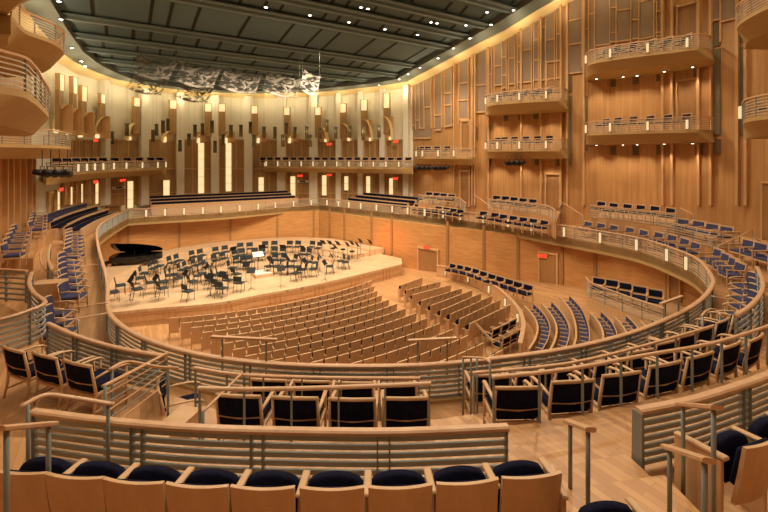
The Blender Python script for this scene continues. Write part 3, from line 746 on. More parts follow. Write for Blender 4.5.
px_row((38, 225), (40, 213), 5, 3.25, Zl, (1, .45), 'blue armchair by the left wall in the farther cluster, %s from the camera', 'blue armchairs by the left wall, farther cluster', CF_B)
mb = MB(); mb.box((-9.75, 12.1, ZR + .42), (.75, .5, .84), rz=R(15)); tag(ob('wooden_box_wall', mb, 'seatwood'), 'plain wooden box end wall between the left blue chair groups', 'box')
railing('slatted_parapet', 'slatted railing behind the middle group of left blue chairs', 'parapet', [at(52, 271, 3.5), at(48, 258, 3.5), at(50, 245, 3.5)], ZR, CZ - 3.45, 1.0, 5, True, .09, .05, group='slatted parapets')

# choir rows at the left and behind the stage
def bench(label, pts, z, back=1, n=None, grp='choir benches behind the stage', padmat='navy'):
    p = crom(pts, 4); o = (p[0][0], p[0][1], z); t = thing('choir_bench', label, 'bench', o, group=grp)
    q = [(x - o[0], y - o[1], 0) for x, y in p]
    m = MB(); m.sweep(q, [(-.03, 0), (.03, 0), (.03, .72), (-.03, .72)]); ob('backrest', m, 'seatwood', t)
    m = MB(); m.sweep(q, [(.05, .38), (.42, .38), (.42, .45), (.05, .45)]); ob('seat_pad', m, padmat, t)
    m = MB(); m.sweep(q, [(.03, .50), (.09, .50), (.09, .70), (.03, .70)]); ob('back_pad', m, padmat, t)
    m = MB(); m.sweep(q, [(.1, 0), (.36, 0), (.36, .38), (.1, .38)]); ob('plinth', m, 'seatwood', t)
    m = MB(); m.sweep(q, [(.72, 0), (.78, 0), (.78, .58), (.72, .58)]); ob('front_panel', m, 'seatwood', t)
    return t
def tier(label, pts, z, dep=1.1, side=1):
    p = crom(pts, 4); m = MB(); m.sweep([(x, y, ZR) for x, y in p], [(-.25 * side, 0), (dep * side, 0), (dep * side, z - ZR), (-.25 * side, z - ZR)])
    return tag(ob('choir_step', m, 'seatwood'), label, 'step', 'choir seating steps')
bw = lambda dv: [(a - .537 * dv, b + .843 * dv) for a, b in ((-17.2, 30.9), (-15, 32.1), (-12, 33.6), (-9, 35.3), (-7.2, 36.4))]
for i in range(3):
    z = ZR + .02 + .16 * (i + 1)
    tier('wooden step under the %s choir bench from the stage' % od(i), bw(1.1 + 1.0 * i), z, .9, -1)
    bench('long choir bench with dark pad behind the stage, %s from the stage' % od(i), bw(1.75 + 1.0 * i), z, 1)
cw = [at(327, 200.5, 3.6), at(350, 203, 3.6), at(385, 206, 3.6)]
for i in range(3):
    off = .5 + .95 * i; z = ZR + .02 + .18 * i
    pts = [(x + .70 * (off + .88), y + .70 * (off + .88)) for x, y in ((-4.6, 35.9), (-1.9, 33.4), (.4, 31.2))]
    tier('wooden step under the %s right choir bench from the stage' % od(i), pts, z + .01, .9, -1)
    bench('choir bench right of the stage back corner, %s from the railing' % od(i), [(x + .46, y + .46) for x, y in pts], z + .01, 1, grp='choir benches right of the stage')
for i in range(3):
    off = .9 + 1.05 * i; z = ZR + .02 + .22 * i
    pts = [(x - .86 * off, y + .2 * off) for x, y in ((-15.6, 21.6), (-17.0, 25), (-18.0, 28.6))]
    tier('wooden step under the %s left choir row' % od(i), pts, z + .01, .9, -1)
    bench('choir bench left of the stage, %s from the railing' % od(i), [(x - .5, y + .1) for x, y in pts], z + .01, 1, grp='choir benches left of the stage', padmat='navy' if i < 2 else 'blue')

# ---------------------------------------------------------------- right ring chairs and their tiers
near_row([(589, 222), (602, 223.6), (615, 225.5), (631, 227.8), (645, 230.5), (660, 232.8), (673.5, 235.4), (686, 239), (697, 243)], 3.67, ZR, 'blue armchair along the right ring railing, %s counted from the stage side', CF_B, 'blue armchairs along the right ring railing', (-3, 19))
near_row([(720, 250), (728, 254.5), (736, 259), (742, 263.5)], 3.67, ZR, 'blue armchair in the diagonal group on the right bend, %s from the stage side', CF_B, 'blue armchairs on the right bend', (-4, 18))
near_row([(756, 273), (757, 279), (757.5, 285), (757.5, 292), (756, 300), (750, 308)], 3.67, ZR, 'blue armchair against the curved rail at the right edge, %s from the stage side', CH_B, 'blue armchairs against the curved right rail', (-4, 14), .95)
near_row([(751, 240), (763, 243), (777, 247)], 3.1, ZR + .55, 'blue armchair on the upper step at the right edge, %s from the stage side', CF_B, 'blue armchairs on the right upper step', (-4, 14))
def deck(name, label, pts, z, cat='platform'):
    mb = MB(); mb.prism(pts, ZR, z); return tag(ob(name, mb, 'floor'), label, cat)
deck('seating_platform', 'raised step with a railing under the back right row of six chairs', [at(592, 205, 2.75), at(610, 206.5, 2.75), at(640, 209.5, 2.75), at(677, 213.5, 2.75), (16.9, 22.3), (15.1, 24.8), (13.4, 25.7)], CZ - 3.48)
deck('seating_platform', 'lower raised step under the four chairs right of the six', [at(656, 221, 3.25), at(680, 225, 3.25), at(712, 231.5, 3.25), at(740, 232.5, 3.25), (17.9, 19.8), (16.9, 22.0), at(679, 213.5, 2.75)], CZ - 3.95)
deck('seating_platform', 'raised step at the right edge behind the bend chairs', [at(741, 262, 3.9), at(766, 280, 3.9), at(800, 300, 3.9), (17.8, 16.5), (18.0, 19.6), at(745, 250, 3.9)], CZ - 3.95)
near_row([(602, 201.5), (614.4, 203), (628.4, 204), (641.7, 205), (656, 206), (671.6, 208)], 2.63, CZ - 3.48, 'dark armchair in the railed back row under the right boxes, %s from the stage side', CF_N, 'dark armchairs in the railed right back row', (0, 19))
near_row([(684, 219), (699.5, 221), (713, 223.6), (727.4, 226.5)], 3.1, CZ - 3.95, 'blue armchair in the row behind the angled stair rails, %s from the stage side', CF_B, 'blue armchairs behind the angled stair rails', (-2, 15))
railing('tier_railing', 'thin-barred railing in front of the six dark chairs under the right boxes', 'railing', [at(590, 205, 2.75), at(610, 206.5, 2.75), at(640, 209.5, 2.75), at(677, 213.5, 2.75)], CZ - 3.45, CZ - 2.75, 1, 6, group='tier railings', rail_w=.07)
railing('tier_railing', 'thin-barred railing in front of the four blue chairs by the stair rails', 'railing', [at(656, 221, 3.25), at(680, 225, 3.25), at(712, 231.5, 3.25), at(740, 232.5, 3.25)], CZ - 3.95, CZ - 3.2, 1, 6, group='tier railings', rail_w=.07)
for lab, a, b in (('sloping stair handrail on the right tier, nearer the stage', (712, 238.5, 17.6), (734, 226.5, 18.6)), ('sloping stair handrail on the right tier, farther from the stage', (718, 246, 16.4), (752, 230.5, 17.6)),
                  ('pale stair handrail rising behind the six dark chairs', (694, 214.5, 20.6), (680, 207.8, 22)), ('pale stair handrail falling past the door by the second bay of boxes', (583, 215.5, 23.6), (560, 201, 25.5)),
                  ('pale stair handrail beside the narrow door past the third bay of boxes', (490, 206, 26.5), (474, 194.5, 28.5)), ('pale stair handrail at the right edge', (756, 238, 17.4), (775, 246, 16.6))):
    pipe_rail(lab, [w3(*a), w3(*b)], [w3(*a)[:2], w3(*b)[:2]], ZR, r=.03)
# middle and third bays: rows by the rail
near_row([(484, 211.5), (495.5, 213), (504, 214.5), (514, 216), (524, 217.5), (534, 218.8), (545, 220.5)], 3.67, ZR, 'dark armchair at the railing below the middle-bay boxes, %s from the stage side', CF_N, 'dark armchairs below the middle bay', (-2, 18))
near_row([(497, 195.5), (506, 196), (514.5, 197), (523.5, 198), (533.5, 199)], 2.75, CZ - 3.6, 'dark armchair raised below the middle-bay boxes, %s from the stage side', CF_N, 'dark armchairs raised below the middle bay', (-2, 18))
near_row([(418, 204.2), (424.5, 204.8), (431, 205.5), (439, 206.5), (447, 207.5), (454, 208.5), (461, 209.5)], 3.67, ZR, 'dark armchair at the railing below the farthest bay of boxes, %s from the stage side', CF_N, 'dark armchairs below the farthest bay', (-4, 20))
near_row([(429.5, 192), (437, 192.5), (444, 193.2), (452, 194)], 2.75, CZ - 3.6, 'dark armchair raised below the farthest-bay box, %s from the stage side', CF_N, 'dark armchairs raised below the farthest bay', (-4, 20))
deck('seating_platform', 'raised wooden step under the five chairs of the middle bay', [at(487, 198.5, 2.9), at(515, 201, 2.9), at(545, 204.5, 2.9), at(556, 210, 2.9), (11.6, 27.3), (8.9, 29.4), (7.6, 30.4)], CZ - 3.6)
deck('seating_platform', 'raised wooden step under the four chairs of the farthest bay', [at(418, 194.5, 2.9), at(440, 196, 2.9), at(457, 197, 2.9), (5.7, 31.9), (3.2, 35.8)], CZ - 3.6)
railing('tier_railing', 'thin-barred railing in front of the raised five chairs of the middle bay', 'railing', [at(487, 198.5, 2.9), at(515, 201, 2.9), at(545, 204.5, 2.9), at(556, 210, 2.9)], CZ - 3.6, CZ - 2.9, 1, 6, group='tier railings', rail_w=.07)
railing('tier_railing', 'thin-barred railing in front of the raised four chairs of the farthest bay', 'railing', [at(418, 194.5, 2.9), at(440, 196, 2.9), at(457, 197, 2.9), at(466, 203, 2.9)], CZ - 3.6, CZ - 2.9, 1, 6, group='tier railings', rail_w=.07)

# ---------------------------------------------------------------- parterre parapet with its chairs
pp = [(437, 265), (455, 268.5), (478, 276), (497, 287), (511, 299), (520, 311), (523.5, 324), (520, 343)]
htop = lambda x, y: CZ - rake_z(x, y) - .72
pq = crom([solve(*p, htop) for p in pp], 4)
t = thing('parterre_parapet', 'curved wood-panelled parapet with small lights beside the angled stalls block', 'parapet', (pq[0][0], pq[0][1], 0))
q = [(x - pq[0][0], y - pq[0][1], rake_z(x, y)) for x, y in pq]
m = MB(); m.sweep(q, [(-.04, -.1), (.04, -.1), (.04, .68), (-.04, .68)]); ob('panel', m, 'seatwood', t)
m = MB(); m.sweep(q, [(-.08, .68), (.08, .68), (.08, .73), (-.08, .73)]); ob('cap_rail', m, 'rail', t)
m = MB(); m.sweep(q, [(-.06, .08), (.06, .08), (.06, .12), (-.06, .12)]); ob('base_rail', m, 'rail', t)
pc = [(451.6, 262), (459, 263.4), (466.7, 265), (474.5, 267), (482, 269.6), (490.4, 272.2), (498.5, 274.6), (507.6, 277.2), (516, 279.8), (526, 282.5)]
for i, p in enumerate(pc):
    x, y = solve(*p, lambda x, y: CZ - rake_z(x, y) - 1.15); x, y = x - .15, y - .3
    CF_N.place(x, y, rake_z(x, y) + .3, face(-1, -.75), 'dark armchair along the wood wall behind the curved parapet, %s from the stage side' % od(i), 'dark armchairs behind the curved parapet', .92)
bc = [(598, 279), (611, 281), (625, 284), (639, 287.6), (655, 291)]
for i, p in enumerate(bc):
    x, y = solve(*p, lambda x, y: CZ - rake_z(x, y) - 1.35); CF_N.place(x, y, rake_z(x, y) + .5, face(-.6, -.8), 'dark armchair in the small railed side box below the ring, %s from the stage side' % od(i), 'dark armchairs in the small side box', .98)
bq = [solve(*p, lambda x, y: CZ - rake_z(x, y) - 1.25) for p in ((586, 279), (592, 284.5), (617, 292), (640, 298), (664, 304))]
railing('box_railing', 'thin-barred railing of the small side box below the ring', 'railing', bq, rake_z(*bq[2]) + .5, rake_z(*bq[2]) + 1.25, .9, 6, rail_w=.08)
mb = MB(); q = crom(bq, 3); mb.prism([(x, y) for x, y in q] + [(13.4, 17.5), (12.6, 21.0), (11.4, 22)], .6, rake_z(*bq[2]) + .5)
tag(ob('side_box_platform', mb, 'seatwood'), 'wooden platform of the small side box under the ring', 'platform')
# loose chairs beside the parapet
for i, p in enumerate([(491, 323), (500, 319), (507.5, 315)]):
    x, y = solve(*p, hch); CF_N.place(x, y, rake_z(x, y), R(40), 'loose dark chair at the end of the side block, front row, %s from the aisle' % od(i), 'loose dark chairs at the side block', .85)
for i, p in enumerate([(501, 331), (508, 327.5), (515.5, 323.5)]):
    x, y = solve(*p, hch); CF_N.place(x, y, rake_z(x, y), R(40), 'loose dark chair at the end of the side block, rear row, %s from the aisle' % od(i), 'loose dark chairs at the side block', .85)
A = solve(474, 326, lambda x, y: CZ - rake_z(x, y) - .7); B = solve(493, 343, lambda x, y: CZ - rake_z(x, y) - .7)
C2 = solve(518, 331, lambda x, y: CZ - rake_z(x, y) - .7)
railing('pipe_barrier', 'thin pipe barrier around the loose dark chairs', 'barrier', [A, B, C2], rake_z(*B), rake_z(*B) + .8, 1.0, 2, rail_w=.035, rail_h=.035, smooth=0, rail_mat='chairwood')

# ---------------------------------------------------------------- stage furniture
def stage_chair():
    f = MB()
    for s in (-1, 1):
        f.tube([(s * .2, .2, 0), (s * .2, .19, .43), (s * .2, -.15, .43), (s * .2, -.22, .80)], .013, 5); f.tube([(s * .2, -.15, .43), (s * .2, -.24, 0)], .013, 5)
    st = MB(); st.box((0, .02, .455), (.43, .42, .05), ch=.015)
    b = MB(); b.box((0, -.2, .70), (.42, .04, .27), rx=R(10), ch=.012)
    return [('frame', f.mesh('stage_frame', M['black']), None), ('seat', st.mesh('stage_seat', M['stagechair']), None), ('backrest', b.mesh('stage_back', M['stagechair']), None)]
SC = Proto('orchestra_chair', 'chair', stage_chair())
def stand():
    p = MB(); p.tube([(0, 0, .05), (0, 0, 1.0)], .012, 5)
    for a in (0, 120, 240): p.tube([(0, 0, .12), (.22 * cos(R(a)), .22 * sin(R(a)), .01)], .01, 4)
    d = MB(); d.box((0, .03, 1.08), (.46, .02, .32), rx=R(-35)); d.box((0, -.06, .95), (.46, .07, .015), rx=R(-35))
    return [('pole', p.mesh('stand_pole', M['black']), None), ('desk', d.mesh('stand_desk', M['black']), None)]
MS = Proto('music_stand', 'music stand', stand())
sp = [(113, 286), (120, 279.5), (137, 283), (140, 271), (144, 268), (153, 263.5), (159, 261), (172, 258), (179, 256), (194, 252.5), (202, 251), (217, 249), (226, 247.6), (163, 276), (162, 285), (169, 270), (173.5, 268), (182, 265), (187.5, 263), (196, 260.5), (203, 258.5), (216, 256), (224, 254), (192, 276),
      (188, 285.5), (197, 270.5), (202, 268.5), (215, 270), (220, 268), (217, 280), (241, 245), (250, 244.6), (265, 243.4), (274, 243), (289, 242.8), (297, 242.8), (311, 243), (318, 244), (236, 252), (242.5, 251), (255, 250), (262, 250), (274, 249), (282, 249.6), (301, 250), (307, 250.3), (232, 263), (238, 257.5),
      (245, 258), (250, 257.5), (274, 255.5), (282, 255.8), (293, 256.5), (309, 257.5), (315, 258), (236, 269), (228, 275), (269, 261.5), (277, 261.5), (284, 262.5), (291, 261.5), (298, 262), (313.7, 264), (330, 261.5), (341, 256.5), (345.5, 257.5), (296, 268), (221, 282.5), (239, 277.5), (207, 262), (210, 275), (178, 273), (150, 277), (303, 264.5)]
hs = lambda x, y: CZ - stage_z(x, y) - .78
sp.sort(key=lambda p: p[0])
for i, p in enumerate(sp):
    x, y = solve(*p, hs, 28)
    SC.place(x, y, stage_z(x, y), face(KP[0] - x, KP[1] - y), 'black orchestra chair on the stage, %s counted from the piano side across' % od(i), 'black orchestra chairs', 1.08)
ms = [(130, 283), (155, 277), (133, 274), (166, 265), (176, 262), (185, 272), (210, 276), (206, 266), (190, 258), (213, 262), (228, 259), (222, 274), (233, 248), (246, 264), (251, 270), (262, 246), (270, 258), (281, 268), (283, 246), (288, 258), (300, 256), (305, 260), (303, 247), (320, 255), (325, 262), (323, 241.5), (330, 242), (338, 242.5), (347.5, 243.5), (335, 247), (332, 255), (357.5, 244), (360.5, 240), (370, 241), (352, 241)]
ms.sort(key=lambda p: p[0])
hm = lambda x, y: CZ - stage_z(x, y) - 1.1
for i, p in enumerate(ms):
    x, y = solve(*p, hm, 28)
    MS.place(x, y, stage_z(x, y), face(x - KP[0], y - KP[1]) + R(180), 'black music stand among the orchestra chairs, %s counted from the piano side across' % od(i), 'black music stands')
# podium with score desk
x, y = KP
t = thing('conductor_podium', 'pale square conductor podium among the music stands', 'podium', (x, y, .8), AL)
m = MB(); m.box((0, 0, .1), (1.1, 1.1, .2), ch=.01); ob('platform', m, 'stage', t); m = MB(); m.box((0, 0, .205), (1.0, 1.0, .012)); ob('mat', m, 'paper', t)
t = thing('conductor_desk', 'white score lying open on the conductor desk', 'music stand', (x + AX[0] * .9, y + AX[1] * .9, .8), AL)
m = MB(); m.tube([(0, 0, 0), (0, 0, 1.05)], .02, 6); m.box((0, 0, .015), (.4, .4, .03)); ob('pole', m, 'black', t); m = MB(); m.box((0, 0, 1.1), (.75, .03, .5), rx=R(-55)); ob('desk', m, 'black', t)
m = MB(); m.box((0, -.02, 1.125), (.68, .01, .44), rx=R(-55)); ob('score', m, 'paper', t)
# grand piano
px_, py_ = at(137, 268.5, 7.35)
t = thing('grand_piano', 'black grand piano with raised lid at the left of the stage', 'piano', (px_, py_, .8), R(8))
out = [(-.75, -1.35), (.75, -1.35), (.78, -.6), (.72, .1), (.45, .75), (.15, 1.2), (-.3, 1.42), (-.65, 1.3), (-.78, .9)]
out = crom(out, 3, True)
rot = lambda P: [(y_, -x_) for x_, y_ in P]       # keyboard to the left, tail to the right
m = MB(); m.prism(rot(out), .62, .98); ob('case', m, 'piano', t)
m = MB(); vs = []; o2 = rot(out); n = len(o2)
for dz in (0, .03):
    for a, b in o2: vs.append((a, .78 + (b - .78) * cos(R(30)), 1.0 + dz + (.78 - b) * sin(R(30))))
m.add(vs, [tuple(range(n))[::-1], tuple(range(n, 2 * n))] + [(i, (i + 1) % n, n + (i + 1) % n, n + i) for i in range(n)]); ob('lid', m, 'piano', t)
m = MB(); m.tube([(.1, -.6, .98), (.05, -.5, 1.42)], .015, 5); ob('lid_prop', m, 'piano', t)
m = MB(); m.box((-1.25, 0, .72), (.25, 1.25, .02)); ob('keyboard', m, 'ivory', t)
for a, b in ((-1.15, .6), (-1.15, -.6), (1.05, .2)):
    m = MB(); m.tube([(a, b, 0), (a, b, .62)], [.05, .08], 8); ob('leg', m, 'piano', t)
m = MB(); m.box((-.95, 0, .3), (.05, .3, .6)); ob('pedal_lyre', m, 'piano', t)
t = thing('piano_bench', 'black padded bench at the piano keyboard', 'bench', (px_ - 1.85, py_ - .2, .8), R(8))
m = MB(); m.box((0, 0, .47), (.38, .75, .09), ch=.02); ob('seat', m, 'black', t)
for a in (-.14, .14):
    for b in (-.3, .3): m = MB(); m.box((a, b, .21), (.04, .04, .42)); ob('leg', m, 'black', t)
# percussion: timpani behind
for i, p in enumerate(((333, 246), (343, 247), (352, 249))):
    x, y = solve(*p, lambda x, y: CZ - stage_z(x, y) - .8, 30)
    t = thing('bar_stool', 'black round percussion stool by the orange-lit stage wall, %s from the corner' % od(i), 'stool', (x, y, stage_z(x, y)), group='percussion stools')
    m = MB(); m.lathe((0, 0, .6), [(.17, 0), (.18, .03), (.17, .07), (.1, .08)]); ob('seat', m, 'black', t)
    m = MB(); m.tube([(0, 0, .1), (0, 0, .6)], .02, 5)
    for a in (0, 90, 180, 270): m.tube([(0, 0, .3), (.2 * cos(R(a)), .2 * sin(R(a)), 0)], .012, 4)
    ob('base', m, 'black', t)

# ---------------------------------------------------------------- right wall: fins and woven panels
def wp(px, off=0.0, poly=None):
    x, y, h = hit(poly or WR, px)
    nx, ny = sin(h), -cos(h)                       # inward (right-hand of heading WR runs towards camera)
    if nx * (-3 - x) + ny * (20 - y) < 0: nx, ny = -nx, -ny
    return x + nx * off, y + ny * off, h, (nx, ny)
def wz(px, py, poly=None): return zat(py, hit(poly or WR, px)[1])
def fin(mb, px, y0, y1, w=.10, d=.22, poly=None):
    x, y, h, n = wp(px, d / 2, poly); D = hit(poly or WR, px)[1]
    z1 = zat(y0, D) if y0 is not None else ceil_z(x, y) - .05; z0 = zat(y1, D)
    mb.box((x, y, (z0 + z1) / 2), (w, d, z1 - z0), rz=h)
def wpanel(mb, px0, px1, y0, y1, off=.05, poly=None, th=.04, flat=True):
    a, b = wp(px0, off, poly), wp(px1, off, poly); pm = (px0 + px1) / 2; D = hit(poly or WR, pm)[1]
    z1 = zat(y0, D) if y0 is not None else ceil_z(a[0], a[1]) - .1; z0 = zat(y1, D)
    cx_, cy_ = (a[0] + b[0]) / 2, (a[1] + b[1]) / 2
    mb.box((cx_, cy_, (z0 + z1) / 2), (hypot(a[0] - b[0], a[1] - b[1]), th, z1 - z0), rz=atan2(b[1] - a[1], b[0] - a[0]))
fx = [413, 416.5, 420.5, 425, 432, 435.5, 442.5, 445.5, 452.5, 456, 460, 469, 473.5, 476, 487, 489.5, 492.5, 495, 502.5, 507, 509, 515.5, 518, 522, 532, 534, 539, 541.5, 546, 555, 557, 561.5, 568]
fx += [582.5, 584.5, 589, 595, 609.5, 616, 630.5, 638.5, 655, 657.5, 664, 673.5, 700, 712.5, 721.5, 739, 747.5]
end = {}
mb = MB()
for px in fx:
    full = px in (456, 473.5, 476, 489.5, 522, 541.5, 561.5, 568, 584.5, 664, 673.5, 700, 712.5, 739, 747.5)
    fin(mb, px, None, 205 if full else interp([412, 470, 530, 600, 700], [130, 125, 92, 60, 42], px), .07 if not full else .12, .14 if not full else .26)
trim(mb, 'finwood', 'tall maple fins dividing the right wall')
mbp = MB(); mbm = MB(); mbd = MB()
PN = [(413, 416.5, 138, (125,)), (416.5, 420.5, 138, (120,)), (420.5, 425, 138, (128,)), (425, 432, 138, (107,)), (435.5, 442.5, 130, (115,)), (445.5, 452.5, 126, (93, 105)), (460, 469, 119, (83, 100)), (476, 487, 112, (85,)), (489.5, 492.5, 100, (74,)),
      (495, 502.5, 85, (38, 66)), (503, 507, 88, (57, 75)), (509, 515.5, 84, (58,)), (518, 522, 82, (46, 62)), (523, 532, 82, (50,)), (534, 539, 80, (40, 60)), (541.5, 546, 80, (27,)), (546, 555, 79, (40,)),
      (557, 561.5, 78, (34,)), (568, 582.5, 73, (20, 44)), (584.5, 588, 60, (29,)), (590, 595, 50, (14,)), (596, 609.5, 45, ()), (610.5, 616, 42, (8, 33)), (617, 630.5, 41, (10,)), (632, 638.5, 39, (20,)), (640, 655, 38, (0,)), (657.5, 664, 36, (11, 32)), (713.5, 721, 20, ()), (722, 738, 20, ())]
for a, b, yb, ml in PN:
    wpanel(mbp, a, b, None, yb)
    for y in list(ml) + [yb]: wpanel(mbm, a, b, y - .6, y + .9, .09, th=.09)
for a, b, y0, y1 in ((714, 721, 23, 46), (714, 721, 49, 135), (739.5, 747, 19, 42), (739.5, 747, 47, 135), (714, 721, 139, 154), (568.5, 572, 76, 92), (568.5, 572, 96, 165), (584, 588, 96, 150), (475.5, 478, 127, 140), (487, 491, 125, 165),
                     (610.5, 616, 79, 87), (632.5, 638.5, 75, 84), (657, 663.5, 71, 81), (694, 701, 66, 77), (610.5, 616, 146, 155), (632.5, 638.5, 145, 155), (657, 663.5, 145, 155), (696, 703, 145, 155), (504, 508, 113, 121), (518.5, 522.5, 112, 120), (533.5, 538, 111, 119),
                     (453, 456, 164, 170), (470, 473, 164, 171), (535, 539, 157, 165), (557, 562, 158, 166)):
    wpanel(mbd, a, b, y0, y1, .06)
trim(mbp, 'panel', 'grey-brown woven acoustic panels high on the right wall'); trim(mbm, 'finwood', 'maple crossbars of the right wall panels'); trim(mbd, 'olive', 'dark narrow vents and strips on the right wall')
# doors
mb = MB()
for px in (3, 9, 15.5, 22, 28, 33): fin(mb, px, 158, 236, .14, .2, WLa)
trim(mb, 'finwood', 'vertical wood battens of the left wall')
nd = 1
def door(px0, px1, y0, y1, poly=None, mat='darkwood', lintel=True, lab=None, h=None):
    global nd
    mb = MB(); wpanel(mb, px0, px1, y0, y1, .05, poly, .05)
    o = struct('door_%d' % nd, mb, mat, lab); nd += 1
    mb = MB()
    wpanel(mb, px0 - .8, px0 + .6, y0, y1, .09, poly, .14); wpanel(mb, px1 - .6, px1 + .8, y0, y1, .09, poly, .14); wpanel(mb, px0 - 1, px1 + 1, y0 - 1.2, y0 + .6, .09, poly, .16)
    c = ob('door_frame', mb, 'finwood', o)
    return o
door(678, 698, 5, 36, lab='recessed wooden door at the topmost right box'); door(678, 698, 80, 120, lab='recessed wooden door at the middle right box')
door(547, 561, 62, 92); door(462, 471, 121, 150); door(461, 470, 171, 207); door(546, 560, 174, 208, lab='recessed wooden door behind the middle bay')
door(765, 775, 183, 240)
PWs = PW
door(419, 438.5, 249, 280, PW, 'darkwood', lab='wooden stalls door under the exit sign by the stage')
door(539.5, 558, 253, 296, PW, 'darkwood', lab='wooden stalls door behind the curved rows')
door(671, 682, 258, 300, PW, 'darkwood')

# ---------------------------------------------------------------- box balconies
nb = 0
def sconce_at(x, y, z, h, label, group, s=1.0):
    SN.place(x, y, z, h, label, group, s)
def sconce_parts():
    b = MB(); b.box((0, .02, 0), (.13, .02, .52))
    g = MB(); g.box((0, -.035, 0), (.10, .07, .44), ch=.01)
    return [('bracket', b.mesh('sconce_bracket', M['steel']), None), ('shade', g.mesh('sconce_shade', M['sconce']), None)]
SN = Proto('wall_sconce', 'wall light', sconce_parts())
def balcony(label, front, zr, poly, ends, group, sconces=(), chairs=0, rail=.67, thick=.6, chlab='', sclab='', inset=.85, fab=CF_N, chr_=(0.14, .66), taper=.75):
    """front: list of (x, y) plan points of the balustrade; ends: wall points closing the plan"""
    pts = crom(front, 4); zf = zr - rail
    t = thing('box_balcony', label, 'balcony', (pts[0][0], pts[0][1], zf - thick), group=group)
    o = (pts[0][0], pts[0][1])
    m = MB(); top = [(x - o[0], y - o[1]) for x, y in pts + ends]; nf = len(pts); low = []
    for i_, (x, y) in enumerate(top):
        if i_ < nf:
            dx, dy = x + o[0] + 3, y + o[1] - 20; l_ = hypot(dx, dy); k_ = taper * min(1, 3 * min(i_, nf - 1 - i_) / nf)
            low.append((x + dx / l_ * k_, y + dy / l_ * k_))
        else: low.append((x, y))
    n_ = len(top); vs = [(x, y, thick) for x, y in top] + [(x, y, thick - .14) for x, y in top] + [(x, y, 0) for x, y in low]
    fs = [tuple(range(n_))[::-1], tuple(range(2 * n_, 3 * n_))] + [(i_ + l_ * n_, (i_ + 1) % n_ + l_ * n_, (i_ + 1) % n_ + (l_ + 1) * n_, i_ + (l_ + 1) * n_) for l_ in (0, 1) for i_ in range(n_)]
    m.add(vs, fs); ob('slab', m, 'gold', t)
    q = [(x - o[0], y - o[1], thick) for x, y in pts]
    m = MB(); m.sweep([(x, y, z + rail - .03) for x, y, z in q], [(-.05, -.02), (.05, -.02), (.05, .025), (-.05, .025)]); ob('handrail', m, 'rail', t)
    m = MB()
    for b in range(6): m.sweep([(x, y, z + .05 + .098 * b) for x, y, z in q], [(-.01, -.014), (.01, -.014), (.01, .014), (-.01, .014)])
    ob('slat_rails', m, 'thin', t)
    L = length(pts); n = max(2, round(L / 1.1)); pm = None
    for i in range(n + 1):
        p, h = along(q, min(max(L * i / n, .02), L - .02))
        if pm is None: m = MB(); m.box((0, 0, rail / 2), (.02, .04, rail)); pm = m.mesh('post', M['steel'])
        c = link(bpy.data.objects.new('post', pm)); c.parent = t; c.location = p; c.rotation_euler = (0, 0, h)
    cen = (-3, 20)
    for i, f in enumerate(sconces):
        p, h = along(pts, L * f); n_ = Vector((cen[0] - p[0], cen[1] - p[1])).normalized()
        rz = face(-n_.x, -n_.y)
        SN.place(p[0] + n_.x * .09, p[1] + n_.y * .09, zf + .26, rz, sclab % od(i), 'sconces on balcony fronts')
    for i in range(chairs):
        f = chr_[0] + (chr_[1] - chr_[0]) * (i + .5) / chairs; p, h = along(pts, L * f); n_ = Vector((cen[0] - p[0], cen[1] - p[1])).normalized()
        fab.place(p[0] - n_.x * inset, p[1] - n_.y * inset, zf, face(n_.x, n_.y), chlab % od(i), 'chairs in the box balconies')
    return pts
def fr(lst): return [((px - CX) / F * d, d) for px, d in lst]
def wends(lo, hi, poly=WR, n=4):
    out = []
    for i in range(n + 1):
        px = hi + (lo - hi) * i / n; x, y, h, nn = wp(px, -.15, poly); out.append((x, y))
    return out
A_f = fr([(586, 25.2), (587, 24.2), (596, 23.2), (630, 22.0), (672, 20.9), (698, 20.3), (709, 20.6), (713, 21.4)])
balcony('upper box balcony with gold underside on the right wall', A_f, CZ + 6.0, WR, wends(588, 712), 'box balconies', (.14, .34, .54, .73), 6, chlab='chair in the upper right box, %s from the stage side', sclab='glowing sconce on the upper right box, %s from the stage side')
balcony('lower box balcony with gold underside on the right wall', A_f, CZ + 1.97, WR, wends(588, 712), 'box balconies', (.14, .34, .54, .73), 6, chlab='chair in the lower right box, %s from the stage side', sclab='glowing sconce on the lower right box, %s from the stage side')
B_f = fr([(485.5, 29.4), (487, 28.2), (495, 27.2), (520, 26.2), (548, 25.4), (563, 25.2), (567.5, 26.4)])
balcony('upper box balcony of the middle bay on the right wall', B_f, CZ + 4.15, WR, wends(487, 567), 'box balconies', (.14, .32, .5, .7), 6, chlab='chair in the upper middle-bay box, %s from the stage side', sclab='glowing sconce on the upper middle-bay box, %s from the stage side')
balcony('lower box balcony of the middle bay on the right wall', B_f, CZ + 1.1, WR, wends(487, 567), 'box balconies', (.14, .32, .5, .7), 6, chlab='chair in the lower middle-bay box, %s from the stage side', sclab='glowing sconce on the lower middle-bay box, %s from the stage side')
C_f = fr([(414, 35.8), (416, 34.2), (422, 32.6), (440, 31.4), (460, 30.2), (472, 29.8), (475.5, 30.4)])
balcony('single box balcony of the farthest bay on the right wall', C_f, CZ + .6, WR, wends(416, 474), 'box balconies', (.22, .4, .58, .75), 5, chlab='chair in the farthest-bay box, %s from the stage side', sclab='glowing sconce on the farthest-bay box, %s from the stage side')
